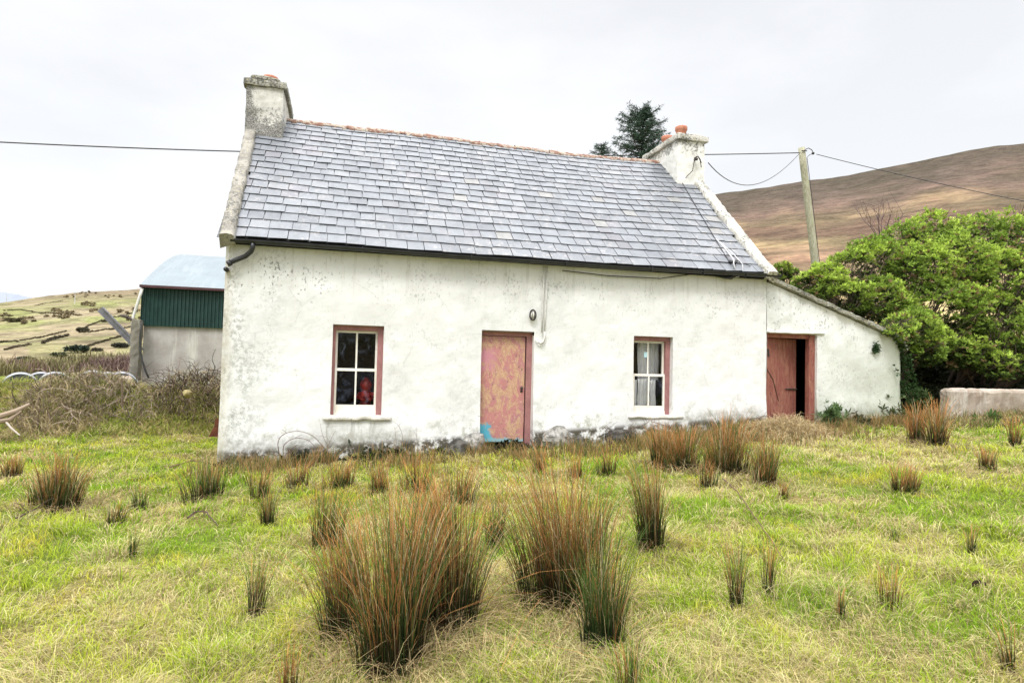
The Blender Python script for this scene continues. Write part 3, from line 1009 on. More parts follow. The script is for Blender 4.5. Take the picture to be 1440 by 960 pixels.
# things inside the windows
g = G()
prof = [(.001, 0), (.105, .0), (.11, .02), (.085, .05), (.095, .10), (.115, .15), (.105, .20), (.07, .235), (.062, .25), (.095, .29), (.10, .34), (.085, .39), (.055, .43), (.02, .455), (.001, .46)]
oc = (2.09, .44, .80)
g.lathe(oc, prof, 18)
for sx_ in (-1, 1): g.tube([(oc[0] + sx_ * .09, oc[1] - .05, oc[2] + .20), (oc[0] + sx_ * .13, oc[1] - .09, oc[2] + .14), (oc[0] + sx_ * .06, oc[1] - .13, oc[2] + .10), (oc[0], oc[1] - .12, oc[2] + .12)], [.035, .035, .03, .025], 8)
tag(build('ornament', g, MT['red'], loc=oc, smooth=True), 'red figure-shaped ornament standing behind the lower right pane of the left window', 'ornament')
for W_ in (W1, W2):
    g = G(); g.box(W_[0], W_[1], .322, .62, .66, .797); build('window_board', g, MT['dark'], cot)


def curtain(x0, x1, z0, z1, label, seed, folds, y=.222):
    nx, nz_ = 60, 20
    u = np.linspace(0, 1, nx); v = np.linspace(0, 1, nz_)
    U, Vv = np.meshgrid(u, v, indexing='ij')
    x = x0 + (x1 - x0) * U + (fbm(U * 4, Vv * 2, 2, seed) - .5) * .03
    z = z0 + (z1 - z0) * Vv + (vnoise(U * 7 + seed, 0 * U) - .5) * .05 * (1 - Vv)
    yv = y + .012 * np.sin(U * folds * 6.28 + 2 * vnoise(U * 3, Vv * 2 + seed))
    g = G(); g.grid(np.stack([x, yv, z], -1))
    o = build('net_curtain', g, MT['net'], loc=((x0 + x1) / 2, y, z0), smooth=True)
    return tag(o, label, 'curtain')


sa, sb, z1_, zm_, st_, _y = k2
curtain(sa - .03, sa + .125, z1_ - .02, zm_ - .085, 'narrow white net curtain strip behind the lower left pane of the right window', 3.1, 3)
curtain(sa + .15, sa + .345, z1_ - .02, zm_ - .07, 'white net curtain behind the glazing bar of the lower right-hand window', 5.2, 3)
curtain(sa + .37, sa + .50, z1_ - .02, zm_ - .085, 'white net curtain behind the lower right pane of the right window', 8.2, 3)
gc = curtain(sa + .24, sb + .05, zm_ - .1, st_ + .05, 'long greyish net curtain hanging behind the upper right pane of the right window', 9.7, 5, y=.42)

# door ---------------------------------------------------------------
a, b, c, d = DR
g = G(); g.box(b - .095, b + .01, .11, .22, .05, d + .01); g.box(a - .01, a + .012, .11, .22, .05, d + .01); g.box(a + .012, b - .095, .11, .22, d - .07, d + .01)
df = build('door_frame', g, MT['frame'], cot)
g = G(); g.rbox(a + .016, b - .112, .125, .165, .245, d - .075, step=.12, amp=.003, seed=2, rnd=.006)
dr = build('door', g, MT['door'], cot)
g = G(); g.lathe((b - .165, .123, 1.13), [(.001, -.03), (.02, -.03), (.026, -.018), (.016, -.006), (.014, .01)], 12, axis='y')
g.box(b - .185, b - .145, .1205, .1265, 1.06, 1.10)
build('handle', g, MT['iron'], dr, smooth=True)
g = G(); g.rbox(a - .02, b + .01, .0, .25, .0, .19, step=.05, amp=.02, seed=12)
build('doorstep', g, MT['rubble'], cot)

# gutter -------------------------------------------------------------
g = G()
gy = -.185
xsg = np.linspace(.08, 9.33, 90)


def guz(x): return 3.225 - .022 * np.sin(np.clip(x / L, 0, 1) * math.pi) * 1.0 + .015 * (vnoise(x * .8, 3.0) - .5) + .02 * (x / L)


for (xa, xb, rr, dz) in ((.10, 7.82, .052, 0), (7.74, 9.32, .062, .012)):
    rows = []
    for x in np.linspace(xa, xb, 60):
        zc = float(guz(x)) + dz
        rows.append([(x, gy + rr * math.cos(s_), zc + rr * math.sin(s_)) for s_ in np.linspace(math.pi, 2 * math.pi, 10)] + [(x, gy + (rr - .006) * math.cos(s_), zc + (rr - .006) * math.sin(s_)) for s_ in np.linspace(2 * math.pi, math.pi, 10)])
    P = np.array(rows); P2 = np.concatenate([P, P[:, :1]], 1)
    g.grid(P2)
    g.add(P[0], [tuple(range(20))[::-1]]); g.add(P[-1], [tuple(range(20))])
gut = build('gutter', g, MT['gutter'], cot, smooth=False)
for xb in (1.95, 3.62, 5.2, 6.75, 7.75, 8.6):
    g = G(); zc = float(guz(np.array(xb)))
    g.tube([(xb, gy + .062 * math.cos(s_), zc + .062 * math.sin(s_)) for s_ in np.linspace(math.pi * .95, 2.05 * math.pi, 9)], .012, 6)
    g.box(xb - .012, xb + .012, gy + .055, .0, zc - .03, zc + .02)
    build('bracket', g, MT['gutter'], gut)
# stub of downpipe at the left corner
g = G()
q0 = (.40, -.185, 3.19)
g.tube([q0, (.40, -.185, 3.12), (.38, -.16, 3.07), (.30, -.10, 3.0), (.16, -.10, 2.93), (.085, -.10, 2.885)], .036, 12)
g.tube([(.105, -.10, 2.895), (.055, -.10, 2.868)], .045, 12)
g.tube([(.03, -.06, 2.80), (.03, .06, 2.80)], .034, 10)
build('downpipe', g, MT['gutter'], cot, smooth=True)
# dark board under the slates, standing in for the eaves shadow
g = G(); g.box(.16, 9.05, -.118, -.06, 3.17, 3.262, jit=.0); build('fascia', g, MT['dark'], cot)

# conduit and lamp above the door
g = G()
for dx in (-.028, .028):
    g.tube([(4.915 + dx, -.03, 3.16), (4.912 + dx, -.03, 2.8), (4.903 + dx * .9, -.03, 2.4), (4.895 + dx * .8, -.03, 2.05)], .011, 8)
g.tube([(4.92, -.035, 2.07), (4.92, -.035, 1.97), (4.90, -.035, 1.90), (4.85, -.035, 1.868), (4.80, -.035, 1.89), (4.77, -.02, 1.94)], [.016, .018, .02, .02, .016, .012], 8)
build('conduit', g, MT['conduit'], cot, smooth=True)
lc = (4.705, -.02, 2.335)
g = G()
ring = [(lc[0] + .052 * math.cos(s_), -.055, lc[2] + .085 * math.sin(s_)) for s_ in np.linspace(0, 2 * math.pi, 25)]
g.tube(ring, .012, 8, cap=False)
for dx in (-.02, .02): g.tube([(lc[0] + dx, -.07, lc[2] - .075), (lc[0] + dx, -.085, lc[2]), (lc[0] + dx, -.07, lc[2] + .075)], .005, 6)
wl = build('wall_lamp', g, MT['iron'], cot, smooth=True)
g = G()
rows = []
for k in range(7):
    q = k / 6 * math.pi / 2
    rows.append([(lc[0] + .047 * math.cos(q) * math.cos(s_), -.02 - .055 * math.sin(q), lc[2] + .08 * math.cos(q) * math.sin(s_)) for s_ in np.linspace(0, 2 * math.pi, 17)])
g.grid(np.array(rows)); build('lamp_glass', g, MT['lampglass'], wl, smooth=True)

# lean-to --------------------------------------------------------------
XS0, XS1 = L + .012, 12.45


def shed_top(x): return np.interp(x, [9.1, 9.3, 11.9, 12.5, 13.5], [3.17, 3.12, 2.26, 2.02, 1.7])


def shed_y(x, z): return (fbm(x * 1.4, z * 1.4, 4, 15) - .5) * .05 + (fbm(x * 7, z * 7, 3, 12) - .5) * .012 - .05 * sstep(.7, 0, z - .5) + .012


def shed_round(P):
    """the outer corner is a big soft curve"""
    Q = P.copy(); x = P[..., 0]; s_ = np.clip(x - 11.95, 0, None); rad = .75
    ang = np.clip(s_ / rad, 0, math.pi / 2); ext = np.clip(s_ - rad * math.pi / 2, 0, None)
    Q[..., 0] = np.where(s_ > 0, 11.95 + rad * np.sin(ang) + P[..., 1] * -np.sin(ang) * -1 * 0, x)
    Q[..., 1] = np.where(s_ > 0, P[..., 1] + rad * (1 - np.cos(ang)) + ext, P[..., 1])
    return Q


SD = (L + .02, 10.30, .1, 2.21)
g = G()
wall_grid(g, XS0, 14.2, .05, lambda x: np.interp(x, [9.1, 9.3, 11.9, 12.6, 14.3], [3.17, 3.12, 2.26, 2.08, 2.0]), [SD], shed_y, rev=.28, xmap=shed_round)
g.add([(12.5, 2.0, .05), (12.5, 2.6, .05), (12.5, 2.6, 2.0), (12.5, 2.0, 2.0)], [(0, 3, 2, 1)])
g.add([(L + .3, 2.6, .05), (12.5, 2.6, .05), (12.5, 2.6, 2.0), (L + .3, 2.6, 3.1)], [(0, 1, 2, 3)])
lt = build('lean_to', g, MT['shedwall'], cot)
g = G()   # lining with the inside darkness put into its colour
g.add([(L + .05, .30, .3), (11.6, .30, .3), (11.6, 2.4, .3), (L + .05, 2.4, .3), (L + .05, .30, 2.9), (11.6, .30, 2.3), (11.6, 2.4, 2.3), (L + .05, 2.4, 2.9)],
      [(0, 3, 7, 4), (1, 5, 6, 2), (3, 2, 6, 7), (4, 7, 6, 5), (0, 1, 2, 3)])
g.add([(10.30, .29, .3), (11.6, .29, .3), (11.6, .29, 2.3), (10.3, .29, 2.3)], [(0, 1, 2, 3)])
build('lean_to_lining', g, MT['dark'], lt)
# lean-to roof edge: slab with mossy broken edge
g = G(); P = []
for i in range(60):
    x = 9.24 + (12.68 - 9.24) * i / 59
    z = float(np.interp(x, [9.24, 9.3, 11.9, 12.68], [3.20, 3.18, 2.32, 2.02]))
    yo = -.07 + .75 * (1 - math.cos(min(max(x - 11.95, 0) / .75, 1.4))) * 1.0
    e = (vnoise(i * .7, 4.0) - .5) * .05; e2 = (vnoise(i * .9, 14.0) - .5) * .03
    P.append([(x, yo + .10, z - .045), (x, yo + e, z - .035 + e2), (x, yo + e * .8 - .01, z + .03 + e2), (x, yo + .07, z + .06 + e2), (x, yo + .35, z + .055), (x, 2.7, z + .06)])
g.grid(np.array(P)); build('lean_to_roof', g, MT['copingd'], lt)
g = G(); g.rbox(L - .0 + .01, 10.46, -.035, .05, 2.212, 2.255, step=.05, amp=.012, seed=33, rnd=.012); build('lintel', g, MT['shedwall'], lt)
g = G(); g.box(10.17, 10.31, .06, .16, .3, 2.20); g.box(L + .02, 10.17, .07, .16, 2.13, 2.209); build('door_frame', g, MT['sheddoor'], lt)
g = G(); g.box(10.305, 10.31, .16, .285, .3, 2.20); 
# door hung at the left, pushed a little inwards
g = G()
ang = R_(16); hx, hy = L + .035, .10
for i in range(5):
    u0, u1 = i * .19, i * .19 + .186
    dz = .012 * math.sin(i * 2.3)
    V_ = []
    for z in (.52 + dz, 2.125):
        for v in (0, .035):
            for u in (u0, u1):
                V_.append((hx + u * math.cos(ang) - v * math.sin(ang), hy + u * math.sin(ang) + v * math.cos(ang), z))
    g.add(np.array(V_), [(0, 2, 3, 1), (4, 5, 7, 6), (0, 1, 5, 4), (2, 6, 7, 3), (0, 4, 6, 2), (1, 3, 7, 5)])
def dpt(u, v, z): return (hx + u * math.cos(ang) - v * math.sin(ang), hy + u * math.sin(ang) + v * math.cos(ang), z)
g.tube([dpt(.62, -.012, 1.18), dpt(.95, -.012, 1.175)], .014, 6, mi=1)
g.tube([dpt(.10, -.006, 1.92), dpt(.12, -.006, 1.78)], .02, 6, mi=1)
g.tube([dpt(.02, -.008, 1.6), dpt(.25, -.008, 1.36), dpt(.42, -.008, .95)], .006, 5, mi=1)
build('lean_to_door', g, [MT['sheddoor'], MT['iron']], lt)

# cable gear on the right chimney and eaves -----------------------------
g = G()
bp = (9.13, 2.46, 6.20)
g.tube([bp, (9.16, 2.36, 6.22), (9.20, 2.34, 6.15), (9.25, 2.37, 6.08)], .016, 6)
g.tube([(9.12, 2.45, 6.16), (9.10, 2.38, 6.17), (9.09, 2.37, 6.10)], .012, 6)
g.tube([(9.24, 2.38, 6.10), (9.25, 2.36, 5.98)], .010, 6)
g.lathe((9.15, 2.40, 6.16), [(.0, -.03), (.03, -.02), (.035, .0), (.03, .03), (0, .035)], 10)
build('cable_bracket', g, MT['iron'], chR, smooth=True)
g = G()
pts = [(9.09, 2.38, 6.15), (9.06, 2.40, 5.9)] + [tuple(roofp(np.array(9.02 - .62 * (1 - t_)), np.array(t_), .03)) for t_ in np.linspace(.77, .06, 9)]
g.tube(pts, .009, 5)
e0 = np.array(pts[-1])
g.tube([e0, e0 + (.02, -.08, -.02), e0 + (.06, -.1, -.04), e0 + (.10, -.08, .01)], .03, 7)
g.tube([e0 + (.10, -.06, .03), e0 + (.24, -.05, -.02), e0 + (.38, -.1, -.07)], .008, 5)
g.tube([e0 + (-.02, -.16, -.16), e0 + (.02, -.22, -.25), e0 + (-.08, -.2, -.33), e0 + (-.2, -.16, -.33), e0 + (-.6, -.07, -.25), (7.0, -.06, 3.07), (6.0, -.05, 3.06), (5.2, -.05, 3.10)], [.02, .028, .03, .014, .008, .008, .008, .008], 6)
build('cable', g, MT['cable'], cot, smooth=True)
g = G()
g.tube([tuple(roofp(np.array(8.57), np.array(.24), .025)), tuple(roofp(np.array(8.60), np.array(.16), .025)), e0 + (.03, -.1, .02), e0 + (-.02, -.17, -.06), e0 + (-.0, -.2, -.2)], .011, 7)
g.tube([tuple(roofp(np.array(8.60), np.array(.22), .025)), tuple(roofp(np.array(8.68), np.array(.12), .025)), e0 + (.17, -.16, -.06), e0 + (.15, -.2, -.2), e0 + (.06, -.2, -.3), e0 + (0, -.2, -.31)], .008, 7)
build('white_lead', g, MT['whitecable'], cot, smooth=True)


# ------------------------------------------------------------------ vegetation makers
def blades(p0, d, Ln, a, b, width, cols_base, cols_tip, nseg=2, sides=1, taper=.12, wb=1.0):
    """quadratic-Bezier ribbons (sides=1) or three-sided stems (sides=3); vectorised"""
    n = len(p0); up = np.array([0, 0, 1.0])
    dxy = np.stack([np.cos(d), np.sin(d), 0 * d], -1)
    P0 = p0; P1 = p0 + up * (Ln * (.35 + .4 * np.clip(b, 0, 1)))[:, None] + dxy * (Ln * a * .18)[:, None]
    P2 = p0 + dxy * (Ln * a)[:, None] + up * (Ln * b)[:, None]
    ts = np.linspace(0, 1, nseg + 1)
    side = np.stack([-np.sin(d), np.cos(d), 0 * d], -1)
    rot = rng.uniform(-1.2, 1.2, n)
    side = side * np.cos(rot)[:, None] + dxy * np.sin(rot)[:, None]
    side2 = np.cross(side, up)
    rows = []; crow = []
    for t_ in ts:
        p = P0 * (1 - t_) ** 2 + 2 * P1 * t_ * (1 - t_) + P2 * t_ ** 2
        w_ = width * (wb + (taper - wb) * t_ ** 1.5)
        if sides == 1: ring = [p - side * w_[:, None] / 2, p + side * w_[:, None] / 2]
        else: ring = [p + side * w_[:, None] * .5, p - side * w_[:, None] * .25 + side2 * w_[:, None] * .43, p - side * w_[:, None] * .25 - side2 * w_[:, None] * .43]
        rows.append(np.stack(ring, 1)); t2 = sstep(.18, .82, t_) if sides == 3 else t_; c = cols_base * (1 - t2) + cols_tip * t2
        crow.append(np.repeat(c[:, None], len(ring), 1))
    k = rows[0].shape[1]
    V = np.stack(rows, 1).reshape(-1, 3); C = np.stack(crow, 1).reshape(-1, 3)
    base = (np.arange(n) * (nseg + 1) * k)[:, None, None, None]
    seg = (np.arange(nseg) * k)[None, :, None, None]
    if sides == 1: q = np.array([[0, 1, 3, 2]])
    else: q = np.array([[0, 1, 4, 3], [1, 2, 5, 4], [2, 0, 3, 5]])
    Fq = (base + seg + q[None, None]).reshape(-1, 4)
    return V, Fq, C


def cat(parts):
    V = []; Fq = []; C = []; n = 0
    for v, f, c in parts:
        V.append(v); Fq.append(f + n); C.append(c); n += len(v)
    return np.concatenate(V), np.concatenate(Fq), np.concatenate(C)


# grass -----------------------------------------------------------------
def lawn_points(n_try):
    """points over the visible field, thinning out with distance"""
    out = []
    az0 = math.atan2(ray(-420, 700)[0], ray(-420, 700)[1]); az1 = math.atan2(ray(1900, 700)[0], ray(1900, 700)[1])
    az = rng.uniform(az0, az1, n_try)
    u = rng.random(n_try)
    r = 1.9 * (19 / 1.9) ** (u ** .92)
    x = CAM[0] + r * np.sin(az); y = CAM[1] + r * np.cos(az)
    ok = ~((y > -.04) & (x > -.25) & (x < 12.6)) & (y < 7.2)
    ok &= ~((y > 1.2) & (x > 12))
    return x[ok], y[ok], r[ok]


GP = []
x, y, r = lawn_points(370000)
n = len(x); z = hz(x, y)
g1 = fbm(x * .55, y * .75, 4, 3.0) * .6 + fbm(x * 1.7, y * 2.3, 3, 8.0) * .4
clump = fbm(x * 4.5, y * 4.5, 2, 21)
pg = sstep(.40, .585, g1)
pg = np.clip(pg * .55 + .40 + (clump - .5) * .9, .08, .95)
nearwall = np.exp(-np.abs(y + .3) * 1.6) * (y < .2)
pg = np.clip(pg - .30 * nearwall - .16 * np.exp(-((y + 2.0) / 1.8) ** 2) * (x > 6), .03, .93)
isg = rng.random(n) < pg
shade = rng.normal(1, .16, n)[:, None]
tone = fbm(x * .8, y * .8, 3, 31)[:, None]; tone2 = fbm(x * 2.7, y * 2.7, 2, 41)[:, None]
gA = np.array([.36, .57, .04]); gB = np.array([.68, .76, .085]); gM = np.array([.82, .72, .10])
gc_ = gA + (gB - gA) * sstep(.35, .65, tone); gc_ = gc_ + (gM - gc_) * sstep(.58, .78, tone2) * .8
gc_ = gc_ * (1 - (rng.random(n) < .10)[:, None] * np.array([.5, .35, .2]))
sA = np.array([.90, .80, .42]); sB = np.array([.62, .48, .22])
sc_ = sA + (sB - sA) * rng.random(n)[:, None] ** 1.6
sc_ = sc_ * np.where(rng.random(n) < .12, .5, 1)[:, None]
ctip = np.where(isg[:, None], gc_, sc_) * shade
cb = ctip * np.where(isg[:, None], .34, .40)  # blade feet darkened: shade near the ground put into the colour
hum = sstep(.55, .75, fbm(x * 1.6, y * 1.6, 3, 55))
Ln = np.where(isg, rng.uniform(.04, .10, n), rng.uniform(.06, .16, n)) * (.62 + .9 * fbm(x * 3.2, y * 3.2, 2, 91)) * (1 + .6 * hum) * (1 + .5 * nearwall)
a = np.where(isg, rng.uniform(.2, .75, n), rng.uniform(.5, 1.0, n)); b = np.where(isg, rng.uniform(.45, .95, n), rng.uniform(.08, .5, n))
wdt = np.maximum(.0042, r * .00115) * rng.uniform(.7, 1.35, n)
dirn = rng.uniform(0, 2 * math.pi, n) + 0
dirn = np.where(isg, dirn, fbm(x * .9, y * .9, 2, 61) * 14 + rng.normal(0, .9, n))
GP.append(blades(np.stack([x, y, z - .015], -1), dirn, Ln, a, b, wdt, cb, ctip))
# matted tussocks
nt = 1150; k = 90
tx, ty, tr = lawn_points(nt); nt = len(tx)
tg = rng.random(nt) < .45; ts_ = rng.uniform(.6, 1.35, nt)
n = nt * k; i = np.repeat(np.arange(nt), k)
an = rng.uniform(0, 6.28, n); q = .13 * ts_[i] * np.sqrt(rng.random(n))
x = tx[i] + q * np.cos(an); y = ty[i] + q * np.sin(an); r = tr[i]
ok = ~((y > -.05) & (x > -.25) & (x < 12.6)); x, y, r, i, an = x[ok], y[ok], r[ok], i[ok], an[ok]; n = len(x)
mixg = rng.random(n) < np.where(tg[i], .75, .22)
cc = np.where(mixg[:, None], np.array([.46, .62, .05]), np.array([.88, .76, .38])) * rng.normal(1, .2, n)[:, None]
GP.append(blades(np.stack([x, y, hz(x, y) - .01], -1), an + rng.normal(0, .5, n), rng.uniform(.07, .18, n) * ts_[i], rng.uniform(.35, 1.0, n), rng.uniform(.12, .75, n), np.maximum(.0042, r * .0011), np.clip(cc * .28, 0, 1), np.clip(cc, 0, 1), nseg=3))
# longer dry stalks
x, y, r = lawn_points(9000)
keep = fbm(x * 1.1, y * 1.1, 3, 71) > .5
x, y, r = x[keep], y[keep], r[keep]; n = len(x)
sc_ = np.array([.50, .40, .22]) * rng.normal(1, .2, n)[:, None]
GP.append(blades(np.stack([x, y, hz(x, y)], -1), rng.uniform(0, 6.28, n), rng.uniform(.15, .36, n), rng.uniform(.2, .9, n), rng.uniform(.2, .9, n), np.maximum(.003, r * .0007), sc_ * .6, sc_, nseg=3))
# brown standing stems in patches along the foot of the front wall
n = 17000
x = rng.uniform(-.2, 12, n); y = -.12 - np.abs(rng.normal(0, .62, n))
keep = (fbm(x * 1.3, y * 1.6, 3, 101) + .25 * np.exp(-((x - 8.2) / 2.0) ** 2)) > .46
x, y = x[keep], y[keep]; n = len(x)
sc_ = np.where((rng.random(n) < .3)[:, None], np.array([.16, .20, .06]), np.array([.47, .31, .14])) * rng.normal(1, .24, n)[:, None]
GP.append(blades(np.stack([x, y, hz(x, y) - .02], -1), rng.uniform(0, 6.28, n), rng.uniform(.12, .34, n), rng.uniform(.05, .5, n), rng.uniform(.7, 1, n), np.full(n, .009), sc_ * .4, sc_, nseg=3))
# bank grass on the left, longer
n = 26000
x = rng.uniform(-10.5, .2, n); y = rng.uniform(3.6, 7.0, n)
k = fbm(x * 1.2, y * 1.2, 3, 81); isg = rng.random(n) < sstep(.36, .54, k) * .85
sc_ = np.where(isg[:, None], np.array([.36, .40, .09]), np.array([.56, .45, .24])) * rng.normal(1, .22, n)[:, None]
GP.append(blades(np.stack([x, y, hz(x, y) - .02], -1), rng.uniform(0, 6.28, n), rng.uniform(.12, .34, n), rng.uniform(.3, 1, n), rng.uniform(.15, .8, n), np.full(n, .016), sc_ * .4, sc_, nseg=3))
# rank grass behind the low wall / under the shrub
n = 7000
x = rng.uniform(12.2, 18, n); y = rng.uniform(-1.2, 2.2, n)
sc_ = np.where((rng.random(n) < .35)[:, None], np.array([.13, .18, .04]), np.array([.40, .29, .15])) * rng.normal(1, .22, n)[:, None]
GP.append(blades(np.stack([x, y, hz(x, y) - .02], -1), rng.uniform(0, 6.28, n), rng.uniform(.15, .36, n), rng.uniform(.2, .9, n), rng.uniform(.2, .9, n), np.full(n, .013), sc_ * .35, sc_, nseg=3))
V, Fq, C = cat(GP)
tag(link_mesh('grass', V, Fq, C, MT['grass']), 'rough pasture grass, green and straw coloured, growing over the field', None, kind='stuff')

# rushes ------------------------------------------------------------------
RG = 'rush tufts in the field'


def rush(px, py, wpx, top, label, dens=1.0, brown=.6, lean=0.0, green_out=.35, spread=1.0):
    p = on_ground(px, py); dz = depth(p)
    rad = wpx / 2 * dz / F; H = (py - top) * dz / F * 1.17
    n = int(max(44, min(1000, dens * 3700 * rad * (rad + .08) + 22)))
    ang_ = rng.uniform(0, 6.28, n); rr = rad * .58 * np.sqrt(rng.random(n))
    # several crowns make up one tuft
    nk = max(1, int(rad / .055)) if dens >= .6 else 1; kc = rng.normal(0, rad * .42, (nk, 2)); kh = rng.uniform(.55, 1.08, nk); kh[0] = 1.08; kc[0] *= .3
    kd = rng.normal(0, .06, (nk, 2)); w_k = rng.integers(0, nk, n)
    x = p[0] + kc[w_k, 0] * .85 + rr * np.cos(ang_) * .85; y = p[1] + (kc[w_k, 1] * .85 + rr * np.sin(ang_) * .85) * .85
    ox_, oy_ = (x - p[0]) / max(rad, 1e-3), (y - p[1]) / max(rad, 1e-3)
    out = np.clip(np.hypot(ox_, oy_), 0, 1.2)
    hh = H * kh[w_k] * (1.06 - .72 * rng.random(n) ** 1.7) * (1.02 - .22 * np.clip(out, 0, 1) ** 2)
    dx = (.34 * ox_ + kd[w_k, 0] + rng.normal(0, .10, n)) * spread + lean * rng.uniform(.6, 1.4, n)
    dy = (.34 * oy_ + kd[w_k, 1] + rng.normal(0, .10, n)) * spread
    brk = rng.random(n) < .07                      # snapped and fallen stems
    dx = np.where(brk, dx + rng.normal(0, .6, n), dx); dy = np.where(brk, dy + rng.normal(0, .5, n), dy)
    a2 = np.hypot(dx, dy); d = np.arctan2(dy, dx)
    b = np.clip(rng.uniform(.88, 1.0, n) - .35 * a2 ** 2, .12, 1)
    wd = np.maximum(.0038, dz * .00072) * rng.uniform(.75, 1.25, n)
    isb = rng.random(n) < brown * (1 - green_out * np.clip(out, 0, 1)) * np.clip(.55 + .5 * hh / H, 0, 1)
    gb = np.array([.011, .024, .006]) * rng.normal(1, .25, n)[:, None]
    gt = np.where(isb[:, None], np.array([.58, .27, .095]), np.array([.12, .185, .045])) * rng.normal(1, .25, n)[:, None]
    pale = rng.random(n) < .10
    gt = np.where(pale[:, None], np.array([.66, .54, .33]), gt); gb = np.where(pale[:, None], np.array([.24, .18, .10]), gb)
    gb = np.where((isb & (rng.random(n) < .5))[:, None], np.array([.034, .018, .009]), gb)
    A = blades(np.stack([x, y, hz(x, y) - .02], -1), d, hh, a2, b, wd, np.clip(gb, 0, 1), np.clip(gt, 0, 1), nseg=4, sides=3, taper=.3)
    # litter of fallen straw round the foot
    m = int(n * .45)
    an = rng.uniform(0, 6.28, m); q = rad * rng.uniform(.3, 1.45, m)
    lx = p[0] + q * np.cos(an); ly = p[1] + q * np.sin(an)
    lc_ = np.array([.52, .38, .19]) * rng.normal(1, .3, m)[:, None]
    B = blades(np.stack([lx, ly, hz(lx, ly)], -1), an + rng.normal(0, .8, m), H * rng.uniform(.25, .6, m), rng.uniform(.6, 1.0, m), rng.uniform(.02, .35, m), np.maximum(.004, dz * .0008) * np.ones(m), lc_ * .5, lc_, nseg=4, sides=3, taper=.3)
    V, Fq, C = cat([A, B])
    o = link_mesh('rush_tuft', V, Fq, np.clip(C, 0, 1), MT['rush'], loc=(p[0], p[1], p[2]))
    tag(o, label, 'rush tuft', RG)


